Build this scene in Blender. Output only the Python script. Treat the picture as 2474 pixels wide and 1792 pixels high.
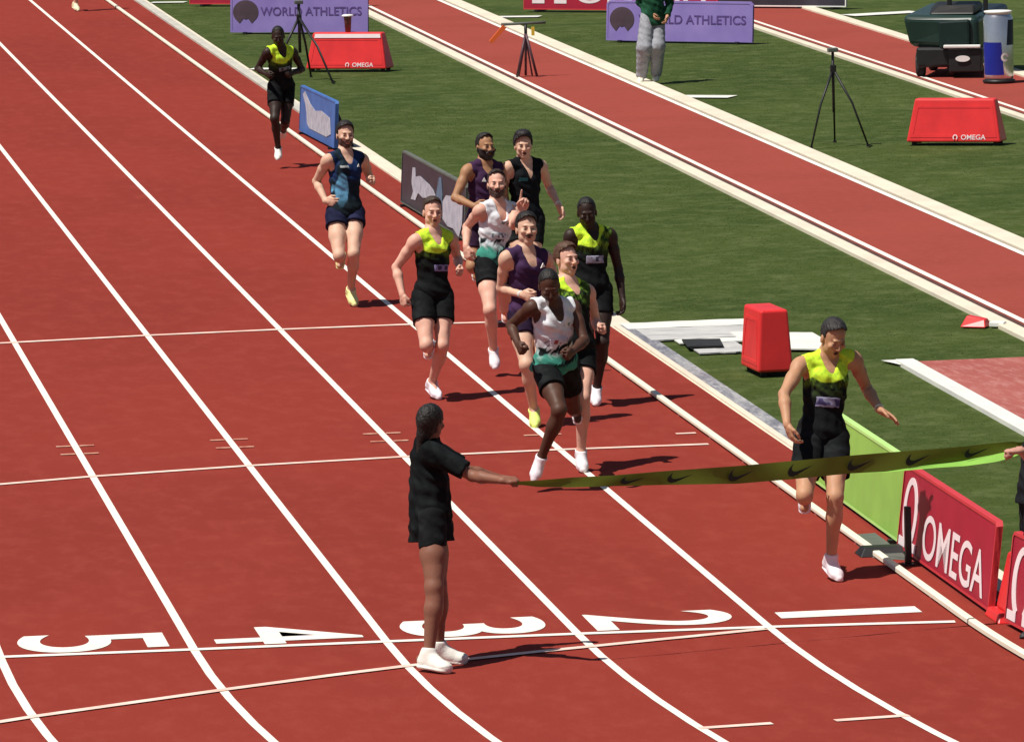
import bpy, math, random, time
import numpy as np
from mathutils import Vector, Matrix
random.seed(7); rng = np.random.default_rng(7)
T0 = time.time()
for o in list(bpy.data.objects): bpy.data.objects.remove(o)
scene = bpy.context.scene
COL = scene.collection

# ------------------------------------------------------------------ camera, sky, sun, exposure
CAM = np.array([-8.3327, -40.3454, 6.4363]); YAW, PIT, ROLL, FPX = 0.1357, 0.1158, -0.024, 15690.0
CX, CY = 1237.0, 896.0
FW = np.array([math.sin(YAW)*math.cos(PIT), math.cos(YAW)*math.cos(PIT), -math.sin(PIT)])
RT = np.array([math.cos(YAW), -math.sin(YAW), 0.0]); UPV = np.cross(RT, FW)
R2 = RT*math.cos(ROLL)+UPV*math.sin(ROLL); U2 = -RT*math.sin(ROLL)+UPV*math.cos(ROLL)
cd = bpy.data.cameras.new('camera'); cam = bpy.data.objects.new('camera', cd); COL.objects.link(cam)
cd.sensor_width = 36; cd.sensor_fit = 'HORIZONTAL'; cd.lens = FPX/2474*36; cd.clip_start = 1; cd.clip_end = 1500
cam.matrix_world = Matrix(((R2[0], U2[0], -FW[0], CAM[0]), (R2[1], U2[1], -FW[1], CAM[1]), (R2[2], U2[2], -FW[2], CAM[2]), (0, 0, 0, 1)))
scene.camera = cam
SUN = Vector((-0.48, -0.21, 1.0)).normalized()
w = bpy.data.worlds.new('World'); scene.world = w; w.use_nodes = True
nt = w.node_tree; bg = nt.nodes['Background']; sky = nt.nodes.new('ShaderNodeTexSky')
sky.sky_type = 'NISHITA'; sky.sun_disc = False; sky.sun_elevation = math.asin(SUN.z); sky.sun_rotation = math.radians(246)
nt.links.new(sky.outputs[0], bg.inputs[0]); bg.inputs[1].default_value = 0.05
sl = bpy.data.lights.new('sun', 'SUN'); sl.energy = 5.0; sl.angle = math.radians(0.5); sl.color = (1.0, 0.95, 0.86)
so = bpy.data.objects.new('sun', sl); COL.objects.link(so); so.rotation_euler = (-SUN).to_track_quat('-Z', 'Y').to_euler()
scene.view_settings.view_transform = 'Standard'; scene.view_settings.look = 'None'; scene.view_settings.gamma = 1
scene.view_settings.exposure = 0.12

def ray(u, v):
    d = FW + R2*(u-CX)/FPX - U2*(v-CY)/FPX
    return d/np.linalg.norm(d)
def on_z(u, v, z=0.0):
    d = ray(u, v); return CAM + d*(z-CAM[2])/d[2]
def on_Y(u, v, Y):
    d = ray(u, v); return CAM + d*(Y-CAM[1])/d[1]
def solve(parent, u, v, L, s):
    d = ray(u, v); t0 = (parent-CAM)@d; q = CAM+d*t0; D = np.linalg.norm(q-parent)
    if D >= L:
        return q if D < L*1.12 else parent+(q-parent)*(L*1.12/D)
    return CAM + d*(t0 - s*math.sqrt(L*L-D*D))

# ------------------------------------------------------------------ materials
def S(r, g, b):
    f = lambda c: (c/255/12.92) if c/255 <= .04045 else ((c/255+.055)/1.055)**2.4
    return (f(r), f(g), f(b))
def mat(name, col, rough=0.6, var=0.12, scale=8.0, bump=0.0, bscale=60.0, col2=None, metal=0.0, attr=False, spec=0.4, sheen=0.0):
    m = bpy.data.materials.new(name); m.use_nodes = True; n = m.node_tree.nodes; l = m.node_tree.links
    b = n['Principled BSDF']; b.inputs['Roughness'].default_value = rough; b.inputs['Metallic'].default_value = metal
    b.inputs['Specular IOR Level'].default_value = spec
    tc = n.new('ShaderNodeTexCoord'); ns = n.new('ShaderNodeTexNoise'); ns.inputs['Scale'].default_value = scale; ns.inputs['Detail'].default_value = 5
    l.new(tc.outputs['Object'], ns.inputs['Vector'])
    if attr:
        at = n.new('ShaderNodeAttribute'); at.attribute_name = 'Col'
        mr = n.new('ShaderNodeMapRange'); mr.inputs[1].default_value = .3; mr.inputs[2].default_value = .7
        mr.inputs[3].default_value = 1-var; mr.inputs[4].default_value = 1+var
        l.new(ns.outputs[0], mr.inputs[0])
        vm = n.new('ShaderNodeVectorMath'); vm.operation = 'SCALE'
        l.new(at.outputs['Color'], vm.inputs[0]); l.new(mr.outputs[0], vm.inputs['Scale']); l.new(vm.outputs[0], b.inputs['Base Color'])
    else:
        cr = n.new('ShaderNodeValToRGB'); cr.color_ramp.elements[0].position = .32; cr.color_ramp.elements[1].position = .68
        c2 = col2 or tuple(min(1, c*(1+var)) for c in col); c1 = tuple(c*(1-var) for c in col) if not col2 else col
        cr.color_ramp.elements[0].color = (*c1, 1); cr.color_ramp.elements[1].color = (*c2, 1)
        l.new(ns.outputs[0], cr.inputs[0]); l.new(cr.outputs[0], b.inputs['Base Color'])
    if bump:
        n2 = n.new('ShaderNodeTexNoise'); n2.inputs['Scale'].default_value = bscale; n2.inputs['Detail'].default_value = 4
        l.new(tc.outputs['Object'], n2.inputs['Vector'])
        bp = n.new('ShaderNodeBump'); bp.inputs['Strength'].default_value = bump; bp.inputs['Distance'].default_value = 0.01
        l.new(n2.outputs[0], bp.inputs['Height']); l.new(bp.outputs[0], b.inputs['Normal'])
    return m

def surf_mat(name, base, dark, light, fine=90, stretch=(1, 1, 1), rough=.9, bump=.4, bdist=.004, patch=.25, mid=3.0):
    """ground-like surface: large faint patches + mid mottling + fine grain"""
    m = bpy.data.materials.new(name); m.use_nodes = True; n = m.node_tree.nodes; l = m.node_tree.links
    b = n['Principled BSDF']; b.inputs['Roughness'].default_value = rough; b.inputs['Specular IOR Level'].default_value = .08
    tc = n.new('ShaderNodeTexCoord'); mp = n.new('ShaderNodeMapping'); mp.inputs['Scale'].default_value = stretch
    l.new(tc.outputs['Object'], mp.inputs[0])
    def noise(sc, det=4, ro=.6):
        q = n.new('ShaderNodeTexNoise'); q.inputs['Scale'].default_value = sc; q.inputs['Detail'].default_value = det
        q.inputs['Roughness'].default_value = ro; l.new(mp.outputs[0], q.inputs['Vector']); return q
    a, c, d = noise(patch, 3), noise(mid, 5, .7), noise(fine, 3, .7)
    def mix(fac, c1, c2, lo, hi, amt):
        r = n.new('ShaderNodeMapRange'); r.inputs[1].default_value = lo; r.inputs[2].default_value = hi; r.inputs[4].default_value = amt
        l.new(fac.outputs[0], r.inputs[0])
        x = n.new('ShaderNodeMixRGB'); l.new(r.outputs[0], x.inputs[0])
        for i, cc in ((1, c1), (2, c2)):
            if isinstance(cc, tuple): x.inputs[i].default_value = (*cc, 1)
            else: l.new(cc.outputs[0], x.inputs[i])
        return x
    x = mix(a, base, dark, .42, .62, .7); x = mix(c, x, light, .46, .72, .62); x = mix(d, x, dark, .48, .75, .7)
    l.new(x.outputs[0], b.inputs['Base Color'])
    bp = n.new('ShaderNodeBump'); bp.inputs['Strength'].default_value = bump; bp.inputs['Distance'].default_value = bdist
    l.new(d.outputs[0], bp.inputs['Height']); l.new(bp.outputs[0], b.inputs['Normal'])
    return m

M = {}
M['track'] = surf_mat('track_rubber', (.240, .0330, .0230), (.200, .0280, .0195), (.285, .050, .036), fine=110, stretch=(1, .4, 1), patch=.3, mid=5)
M['runway'] = surf_mat('runway_rubber', (.290, .056, .042), (.250, .048, .036), (.330, .070, .054), fine=160, patch=.5, mid=9)
M['pit'] = surf_mat('faded_rubber', (.36, .11, .095), (.31, .085, .075), (.52, .27, .24), fine=60, stretch=(2.2, .5, 1), patch=.8, mid=5)
M['grass'] = surf_mat('grass_turf', (.056, .080, .0185), (.030, .052, .0110), (.128, .150, .058), fine=11, stretch=(.8, .75, 1), bump=.3, bdist=.01, patch=.40, mid=3.0)
M['blade'] = mat('grass_blade', (.050, .074, .016), .9, 0, 1.2, spec=.1, col2=(.100, .116, .036))
M['line'] = mat('white_line_paint', (.84, .77, .69), .7, .06, 3, bump=.3, bscale=120)
M['thinline'] = mat('worn_line_paint', (.84, .66, .58), .8, 0, 3, col2=(.76, .46, .38))
M['faint'] = mat('faded_tick_paint', (.42, .12, .08), .8, 0, 14, col2=(.62, .34, .24))
M['rail'] = mat('cream_aluminium', (.82, .79, .64), .45, .05, 3)
M['kerb'] = surf_mat('cream_concrete', (.70, .62, .50), (.56, .50, .41), (.78, .71, .58), fine=40, patch=1, mid=4)
M['drain'] = surf_mat('grey_drain_cover', (.30, .30, .31), (.09, .09, .13), (.62, .60, .60), fine=14, stretch=(3, .7, 1), patch=1.3, mid=4)
M['white'] = mat('white_plastic', (.78, .77, .74), .5, .04, 6)
M['greykerb'] = surf_mat('grey_concrete', (.50, .48, .42), (.36, .36, .33), (.62, .60, .53), fine=30, patch=1.5, mid=3)
M['gutter'] = mat('brown_gutter', (.085, .035, .028), .9, .3, 3)
M['mat'] = surf_mat('white_ground_sheet', (.70, .70, .64), (.55, .54, .55), (.76, .76, .70), fine=30, patch=2, mid=4)
M['greymat'] = surf_mat('grey_ground_sheet', (.50, .49, .48), (.30, .30, .31), (.62, .61, .59), fine=20, stretch=(.6, 2, 1), patch=2, mid=3)
M['black'] = mat('black_metal', (.012, .012, .013), .5, .2, 8)
M['rubber'] = mat('black_rubber', (.018, .018, .02), .8, .2, 10)
M['purpleleg'] = mat('plum_metal', (.07, .03, .04), .5, .2, 8)
M['red'] = mat('red_plastic', (.70, .030, .032), .38, .10, 4, bump=.15, bscale=6)
M['crimson'] = mat('crimson_board', (.36, .012, .036), .45, .08, 3)
M['crimsonedge'] = mat('crimson_edge', (.55, .04, .05), .5, .05, 3)
M['pinkwhite'] = mat('pale_lettering', (.80, .68, .70), .6, .04, 6)
M['lilac'] = mat('lilac_board', (.20, .145, .42), .5, .10, 2, col2=(.27, .20, .50))
M['indigo'] = mat('indigo_lettering', (.09, .045, .20), .6, .2, 5)
M['plum'] = mat('brown_emblem', (.06, .035, .05), .6, .2, 5)
M['green'] = mat('lime_board', (.27, .50, .09), .5, .12, 2)
M['greenedge'] = mat('lime_edge', (.45, .72, .22), .5, .05, 2)
M['blue'] = mat('blue_board', (.05, .14, .40), .5, .15, 3)
M['darkboard'] = mat('charcoal_board', (.035, .032, .045), .5, .2, 3)
M['figure'] = mat('grey_figure_print', (.32, .33, .40), .6, .25, 8, col2=(.50, .50, .56))
M['bluegrey'] = mat('steel_blue_print', (.10, .16, .24), .6, .2, 6)
M['cartgreen'] = mat('dark_green_paint', (.018, .040, .034), .3, .15, 3)
M['silver'] = mat('silver_metal', (.66, .66, .68), .22, .08, 5, metal=.85)
M['royal'] = mat('royal_blue_paint', (.012, .02, .26), .35, .1, 4)
M['navy'] = mat('navy_paint', (.012, .014, .05), .4, .1, 4)
M['orange'] = mat('orange_plastic', (.80, .14, .03), .5, .05, 4)
M['brown'] = mat('brown_plastic', (.16, .07, .06), .6, .1, 6)
M['tape'] = mat('neon_tape_shaded', (.130, .165, .014), .6, .10, 6)  # neon tape darkened: shade of the upright face put into its colour
M['tapelit'] = mat('neon_tape_sunlit', (.24, .48, .08), .55, .08, 6)  # same tape, brightened: sunlight on the fold put into its colour
M['tapeblack'] = mat('black_print', (.006, .008, .004), .6, .1, 6)
M['greyrubber'] = mat('grey_rubber', (.10, .11, .095), .85, .15, 6)
M['skin'] = mat('skin', (0, 0, 0), .55, .07, 9, attr=True, bump=.12, bscale=40, spec=.28)
M['cloth'] = mat('sports_cloth', (0, 0, 0), .8, .16, 14, attr=True, bump=.5, bscale=26, spec=.08)
M['shoe'] = mat('shoe_fabric', (0, 0, 0), .6, .05, 20, attr=True, bump=.2, bscale=80)
M['hair'] = mat('hair', (0, 0, 0), .55, .35, 60, attr=True, bump=.8, bscale=90)
for k, tr in (('tape', .45),):
    m = M[k]; n = m.node_tree.nodes; l = m.node_tree.links; b = n['Principled BSDF']
    t = n.new('ShaderNodeBsdfTranslucent'); t.inputs[0].default_value = (.16, .22, .02, 1); mx = n.new('ShaderNodeMixShader'); mx.inputs[0].default_value = .2
    l.new(b.outputs[0], mx.inputs[1]); l.new(t.outputs[0], mx.inputs[2]); l.new(mx.outputs[0], n['Material Output'].inputs[0])

# ------------------------------------------------------------------ object helpers
def tag(o, label=None, cat=None, group=None, kind=None):
    if label: o['label'] = label
    if cat: o['category'] = cat
    if group: o['group'] = group
    if kind: o['kind'] = kind
    return o
def mesh_obj(name, V, F, m, parent=None, smooth=False, loc=None):
    me = bpy.data.meshes.new(name); me.from_pydata([tuple(map(float, v)) for v in V], [], [tuple(map(int, f)) for f in F])
    me.validate(); me.materials.append(m)
    if smooth: me.polygons.foreach_set('use_smooth', [True]*len(me.polygons))
    o = bpy.data.objects.new(name, me); COL.objects.link(o)
    if parent: o.parent = parent
    if loc is not None: o.location = loc
    return o
def empty(name, loc, rz=0.0):
    o = bpy.data.objects.new(name, None); COL.objects.link(o); o.location = tuple(map(float, loc)); o.rotation_euler = (0, 0, rz); o.empty_display_size = .2
    return o
class MB:
    def __init__(s): s.V = []; s.F = []
    def add(s, V, F):
        b = len(s.V); s.V += [tuple(v) for v in V]; s.F += [tuple(i+b for i in f) for f in F]; return s
    def box(s, x0, x1, y0, y1, z0, z1):
        return s.add([(x0, y0, z0), (x1, y0, z0), (x1, y1, z0), (x0, y1, z0), (x0, y0, z1), (x1, y0, z1), (x1, y1, z1), (x0, y1, z1)],
                     [(0, 3, 2, 1), (4, 5, 6, 7), (0, 1, 5, 4), (1, 2, 6, 5), (2, 3, 7, 6), (3, 0, 4, 7)])
    def hexa(s, b, t):  # bottom quad, top quad (ccw from above)
        return s.add(list(b)+list(t), [(0, 3, 2, 1), (4, 5, 6, 7), (0, 1, 5, 4), (1, 2, 6, 5), (2, 3, 7, 6), (3, 0, 4, 7)])
    def tube(s, pts, r, n=10, r2=None):
        P = [Vector(p) for p in pts]; rings = []
        for i, p in enumerate(P):
            d = (P[min(i+1, len(P)-1)]-P[max(i-1, 0)]).normalized()
            a = d.orthogonal().normalized(); b = d.cross(a)
            rr = r if r2 is None else r+(r2-r)*i/(len(P)-1)
            rings.append([p+(a*math.cos(t)+b*math.sin(t))*rr for t in [2*math.pi*k/n for k in range(n)]])
        b0 = len(s.V)
        for g in rings: s.V += [tuple(v) for v in g]
        for i in range(len(P)-1):
            for k in range(n):
                s.F.append((b0+i*n+k, b0+i*n+(k+1) % n, b0+(i+1)*n+(k+1) % n, b0+(i+1)*n+k))
        s.F.append(tuple(b0+k for k in range(n))[::-1]); s.F.append(tuple(b0+(len(P)-1)*n+k for k in range(n)))
        return s
    def lathe(s, prof, n=24, c=(0, 0, 0)):
        b0 = len(s.V)
        for r, z in prof: s.V += [(c[0]+r*math.cos(2*math.pi*k/n), c[1]+r*math.sin(2*math.pi*k/n), c[2]+z) for k in range(n)]
        for i in range(len(prof)-1):
            for k in range(n): s.F.append((b0+i*n+k, b0+i*n+(k+1) % n, b0+(i+1)*n+(k+1) % n, b0+(i+1)*n+k))
        s.F.append(tuple(b0+k for k in range(n))[::-1]); s.F.append(tuple(b0+(len(prof)-1)*n+k for k in range(n)))
        return s
    def prism(s, poly, t0, t1, axis='y'):
        """poly in (a,b) -> (x, t, z)"""
        n = len(poly); V = [(a, t0, b) for a, b in poly]+[(a, t1, b) for a, b in poly]
        return s.add(V, [tuple(range(n)), tuple(range(2*n-1, n-1, -1))]+[(i, i+n, (i+1) % n+n, (i+1) % n) for i in range(n)])
    def build(s, name, m, parent=None, smooth=False, bevel=0.0, seg=2):
        o = mesh_obj(name, s.V, s.F, m, parent, smooth)
        import bmesh
        bm = bmesh.new(); bm.from_mesh(o.data); bmesh.ops.recalc_face_normals(bm, faces=bm.faces); bm.to_mesh(o.data); bm.free()
        if bevel:
            md = o.modifiers.new('bevel', 'BEVEL'); md.width = bevel; md.segments = seg; md.limit_method = 'ANGLE'; md.angle_limit = math.radians(35)
        return o
def text_mesh(txt, size, extrude=.0015, offset=0.0, sx=1.0, spacing=1.0):
    c = bpy.data.curves.new('txt', 'FONT'); c.body = txt; c.size = size; c.extrude = extrude; c.offset = offset; c.resolution_u = 8; c.space_character = spacing
    o = bpy.data.objects.new('txt', c); COL.objects.link(o)
    dg = bpy.context.evaluated_depsgraph_get(); me = bpy.data.meshes.new_from_object(o.evaluated_get(dg))
    bpy.data.objects.remove(o); bpy.data.curves.remove(c)
    xs = [v.co.x for v in me.vertices]; ys = [v.co.y for v in me.vertices]
    return me, min(xs), max(xs), min(ys), max(ys)
def letters(name, txt, m, parent, x0, x1, z0, z1, y=-.003, offset=0.0, spacing=1.0, tilt=0.0, hgt=None):
    """lettering on a board's front (local -y), fitted to the box x0..x1, z0..z1"""
    me, a, b, c, d = text_mesh(txt, 1.0, .0, offset, spacing=spacing)
    for v in me.vertices:
        X = x0+(v.co.x-a)/(b-a)*(x1-x0); Z = z0+(v.co.y-c)/(d-c)*(z1-z0)
        v.co = (X, y+Z*tilt, Z)
    me.name = name; me.materials.clear(); me.materials.append(m); me.polygons.foreach_set('use_smooth', [False]*len(me.polygons))
    o = bpy.data.objects.new(name, me); COL.objects.link(o); o.parent = parent
    return o

# ------------------------------------------------------------------ the ground
LW = 1.22; RB = 36.67
def path_pts(x, y_far=110.0, a_end=1.25, n=56):
    """line at offset x from the inner kerb (negative = outwards): straight, then the bend"""
    P = [(x, y_far)]+[(x, y) for y in (60, 30, 15, 5, 0)]
    r = RB-x
    for i in range(1, n+1):
        a = a_end*i/n; P.append((RB-r*math.cos(a), -r*math.sin(a)))
    return P
def strip(x0, x1, z, **k):
    A = path_pts(x0, **k); B = path_pts(x1, **k); V = [(*p, z) for p in A]+[(*p, z) for p in B]; n = len(A)
    return V, [(i, i+1, n+i+1, n+i) for i in range(n-1)]
def struct(name, V, F, m):
    o = mesh_obj(name, V, F, m); 
    import bmesh
    bm = bmesh.new(); bm.from_mesh(o.data); bmesh.ops.recalc_face_normals(bm, faces=bm.faces)
    if sum(f.normal.z for f in bm.faces) < 0: bmesh.ops.reverse_faces(bm, faces=bm.faces)
    bm.to_mesh(o.data); bm.free()
    return tag(o, kind='structure')
def rect(x0, x1, y0, y1, z): return [(x0, y0, z), (x1, y0, z), (x1, y1, z), (x0, y1, z)], [(0, 1, 2, 3)]
struct('ground', *rect(-500, 500, -400, 900, -.012), M['grass'])
struct('running_track', *strip(.50, -LW*9-.4, 0), M['track'])
lines = MB()
def line_obj(name, x, wd=.055):
    struct(name, *strip(x+wd/2, x-wd/2, .004), M['line'])
for k in range(1, 10): line_obj('lane_line', -LW*k)
def quadline(name, a, b, wd, z, m):
    a = Vector((*a, 0)); b = Vector((*b, 0)); d = (b-a).normalized(); n = Vector((-d.y, d.x, 0))*wd/2
    return struct(name, [(*(a-n).xy, z), (*(b-n).xy, z), (*(b+n).xy, z), (*(a+n).xy, z)], [(0, 1, 2, 3)], m)
def polyline(name, pts, wd, z, m):
    P = [Vector((*q, 0)) for q in pts]; V = []
    for i, q in enumerate(P):
        d = (P[min(i+1, len(P)-1)]-P[max(i-1, 0)]).normalized(); n = Vector((-d.y, d.x, 0))*wd/2; V += [(*(q-n).xy, z), (*(q+n).xy, z)]
    return struct(name, V, [(2*i, 2*i+2, 2*i+3, 2*i+1) for i in range(len(P)-1)], m)
polyline('finish_line', [(-10.98, .3), (-6.09, .13), (-4.88, .08), (-3.67, .05), (-2.43, .01), (-1.24, -.06), (-.63, -.12), (-.04, -.19)], .085, .006, M['line'])
polyline('cross_line', [(-10.98, 6.9), (-7, 8.0), (-5.6, 8.43), (-4.89, 8.66), (-3.67, 8.91), (-2.47, 9.06), (-1.26, 9.10), (-.06, 9.06)], .085, .006, M['thinline'])
polyline('cross_line', [(-10.98, 17.4), (-6.5, 18.0), (-5.01, 18.18), (-3.65, 18.35), (-2.45, 18.42), (-1.26, 18.42), (-.34, 18.32)], .10, .006, M['thinline'])
# curved start line: involute-like arc through measured points
wf = [(-1.26, -.14), (-1.76, -.31), (-1.96, -.37), (-2.42, -.52), (-2.80, -.64), (-3.67, -.96), (-4.15, -1.18), (-4.86, -1.54), (-6.05, -2.19), (-7.3, -3.0), (-8.6, -3.9)]
wf = [Vector((*p, 0)) for p in wf]; V = []; 
for i, p in enumerate(wf):
    d = (wf[min(i+1, len(wf)-1)]-wf[max(i-1, 0)]).normalized(); n = Vector((-d.y, d.x, 0))*.04
    V += [(*(p-n).xy, .008), (*(p+n).xy, .008)]
struct('start_arc_line', V, [(2*i, 2*i+2, 2*i+3, 2*i+1) for i in range(len(wf)-1)], M['thinline'])
for a, b in (((-2.28, -3.66), (-1.84, -3.61)), ((-1.47, -3.62), (-1.02, -3.56))): quadline('short_start_mark', a, b, .075, .006, M['thinline'])
for k in (1, 2, 3, 4, 5, 6):
    for yy in (10.05, 10.55):
        if k == 1 and yy > 10.1: continue
        for sx in (-1, 1): quadline('lane_tick', (-LW*k+sx*.035, yy), (-LW*k+sx*.15, yy), .07, .006, M['faint'])
quadline('lane_tick', (-.20, 9.77), (-.04, 9.77), .07, .006, M['thinline'])
# lane numbers: digit up = +X, digit right = -Y
for n_, xa, xb, ya, yb in ((5, -5.96, -5.02, .93, .20), (4, -4.72, -3.78, .88, .17), (3, -3.51, -2.58, .84, .13), (2, -2.30, -1.37, .78, .10), (1, -1.08, -.16, .52, .27), (6, -7.2, -6.26, 1.0, .25), (7, -8.42, -7.48, 1.0, .25)):
    me, a, b, c, d = text_mesh(str(n_), 1.0, 0, .008)
    for v in me.vertices:
        v.co = (xa+(v.co.y-c)/(d-c)*(xb-xa), ya+(v.co.x-a)/(b-a)*(yb-ya), .004)
    me.materials.clear(); me.materials.append(M['line']); me.polygons.foreach_set('use_smooth', [False]*len(me.polygons))
    o = bpy.data.objects.new('lane_number', me); COL.objects.link(o); tag(o, kind='structure')
    import bmesh
    bm = bmesh.new(); bm.from_mesh(me)
    for f in bm.faces:
        if f.normal.z < 0: f.normal_flip()
    bm.to_mesh(me); bm.free(); me.update()
# concrete edge of the track
def ybox(name, x0, x1, y0, y1, z0, z1, m, bevel=0):
    o = MB().box(x0, x1, y0, y1, z0, z1).build(name, m, bevel=bevel); return tag(o, kind='structure')
ybox('kerb', .50, .67, 19.0, 44, -.1, .025, M['kerb'], .008)
ybox('kerb', .50, .63, 44.02, 110, -.1, .035, M['greykerb'], .008)
ybox('kerb', .52, .575, 2, 17.6, -.1, .02, M['kerb'], .008)
ybox('drain_cover', .578, .71, 7.5, 17.6, -.1, .012, M['drain'])
V, F = strip(.72, .50, .02); V = [v for v in V]; 
struct('kerb', [v for v in V], F, M['kerb']).location.z = -.022
# runways
struct('runway', *rect(4.00, 5.48, 14.5, 110, 0), M['runway'])
for x in (4.13, 5.44): struct('runway_line', *rect(x-.035, x+.035, 14.5, 110, .004), M['line'])
ybox('kerb', 3.81, 3.97, 14.5, 110, -.1, .03, M['kerb'], .008)
ybox('kerb', 5.50, 5.74, 14.5, 110, -.1, .03, M['kerb'], .008)
ybox('dark_gutter', 3.972, 4.07, 14.5, 110, -.1, .004, M['gutter'])
struct('runway', *rect(9.24, 10.70, 20, 110, 0), M['runway'])
for x in (9.40,): struct('runway_line', *rect(x-.035, x+.035, 20, 110, .004), M['line'])
ybox('kerb', 9.08, 9.20, 20, 110, -.1, .03, M['kerb'], .008)
ybox('dark_gutter', 9.203, 9.30, 20, 110, -.1, .004, M['gutter'])
ybox('kerb', 10.66, 10.86, 20, 110, -.1, .03, M['kerb'], .008)
# rubber approach area at right, with its white edge
struct('approach_area', *rect(2.56, 9.0, 2.0, 13.98, .004), M['pit'])
ybox('kerb', 2.40, 2.56, 2.0, 13.98, -.1, .03, M['mat'], .006)
V = [(2.30, 14.10, .01), (2.43, 13.60, .01), (2.60, 13.98, .01), (2.55, 14.12, .01)]
struct('white_corner_patch', V, [(0, 1, 2, 3)], M['mat'])
# white marks in the grass
for (a, b, wd) in (((5.62, 45.1), (6.33, 44.7), .42), ((5.6, 63.5), (6.4, 63.2), .35), ((11.0, 60.9), (12.2, 61.3), .5), ((.73, 53.2), (1.35, 52.9), .30), ((.73, 70.5), (1.3, 70.3), .3)):
    quadline('white_ground_mark', a, b, wd, .006, M['mat'])
# chalk scuffs in grass


# grass blades where the picture looks closest (one mass)
def blades(n, x0, x1, y0, y1, seed, h0=.018, h1=.045):
    r = np.random.default_rng(seed); x = r.uniform(x0, x1, n); y = r.uniform(y0, y1, n)
    ok = ~((x > 2.36) & (x < 9.1) & (y < 14.3)) & ~((x > 3.76) & (x < 5.78) & (y > 14.3)) & ~((x < 2.1) & (y > 15.2) & (y < 18)) & ~((x > 9.0) & (x < 10.9))
    ok &= (x > np.where((y < 18) & (y > 7), .80, .74))
    x, y = x[ok], y[ok]; n = len(x); a = r.uniform(0, 6.283, n); h = r.uniform(h0, h1, n); wd = r.uniform(.0015, .003, n)*(1+y/50)
    lean = r.uniform(.015, .034, n); b = a+1.5708+r.uniform(-.4, .4, n)
    V = np.zeros((n, 3, 3)); V[:, 0] = np.stack([x-np.cos(a)*wd, y-np.sin(a)*wd, np.full(n, -.012)], 1); V[:, 1] = np.stack([x+np.cos(a)*wd, y+np.sin(a)*wd, np.full(n, -.012)], 1)
    V[:, 2] = np.stack([x+np.cos(b)*lean, y+np.sin(b)*lean, h-.012], 1)
    return V.reshape(-1, 3)
Vb = np.concatenate([blades(60000, .7, 4, 1, 20, 1, .002, .007), blades(60000, .7, 4, 20, 45, 2, .002, .007), blades(40000, .7, 6, 45, 72, 3, .002, .007), blades(60000, 5.7, 9.1, 20, 60, 4, .002, .007)])
me = bpy.data.meshes.new('grass'); nf = len(Vb)//3
me.vertices.add(len(Vb)); me.vertices.foreach_set('co', Vb.ravel().astype(np.float32)); me.loops.add(len(Vb)); me.loops.foreach_set('vertex_index', np.arange(len(Vb), dtype=np.int32))
me.polygons.add(nf); me.polygons.foreach_set('loop_start', np.arange(0, len(Vb), 3, dtype=np.int32)); me.update(calc_edges=True); me.materials.append(M['blade'])
o = bpy.data.objects.new('grass', me); COL.objects.link(o); tag(o, 'short mown green grass covering the infield beside the red track', 'grass', kind='stuff')

# ------------------------------------------------------------------ inner rail (a thing, raised aluminium kerb on feet)
def rail(y_pairs, bend, label):
    o = empty('inner_rail', (0, y_pairs[0], 0)); tag(o, label, 'rail', 'sections of the raised cream rail inside lane one')
    if bend:
        V = []; F = []; r = RB-.03; n = 30
        pr = [(-.027, .016), (-.027, .042), (-.018, .048), (.018, .048), (.027, .042), (.027, .016)]
        ys = [(.03, y_pairs[0]), (.03, 0.0)]; pts = []
        pts.append(((.03, y_pairs[0]), (1, 0)))
        for i in range(n+1):
            a = .35*i/n; pts.append(((RB-r*math.cos(a), -r*math.sin(a)), (math.cos(a), math.sin(a))))
        for (p, q) in pts:
            for a, z in pr: V.append((p[0]+q[0]*a, p[1]+q[1]*a-y_pairs[0], z))
        m = len(pr)
        for i in range(len(pts)-1):
            for k in range(m): F.append((i*m+k, i*m+(k+1) % m, (i+1)*m+(k+1) % m, (i+1)*m+k))
        mesh_obj('rail_bar', V, F, M['rail'], o)
    else:
        MB().box(.003, .057, 0, y_pairs[1]-y_pairs[0], .016, .048).build('rail_bar', M['rail'], o, bevel=.008)
    L = (y_pairs[1]-y_pairs[0]) if not bend else 2.2
    k = 0
    while k*1.5+.4 < L and k < 30:
        y = (k*1.5+.4)*(1 if not bend else -1)
        MB().box(.01, .05, y-.03, y+.03, .0, .02).build('rail_foot', M['silver'], o); k += 1
    return o
rail((2.75, 2.75), True, 'cream inner rail section curving past the finish line beside the crimson board')
rail((3.02, 40), False, 'long cream inner rail section running beside the runners from the cable ramp')
rail((40.05, 110), False, 'farthest cream inner rail section running to the top edge of the photo')

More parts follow.
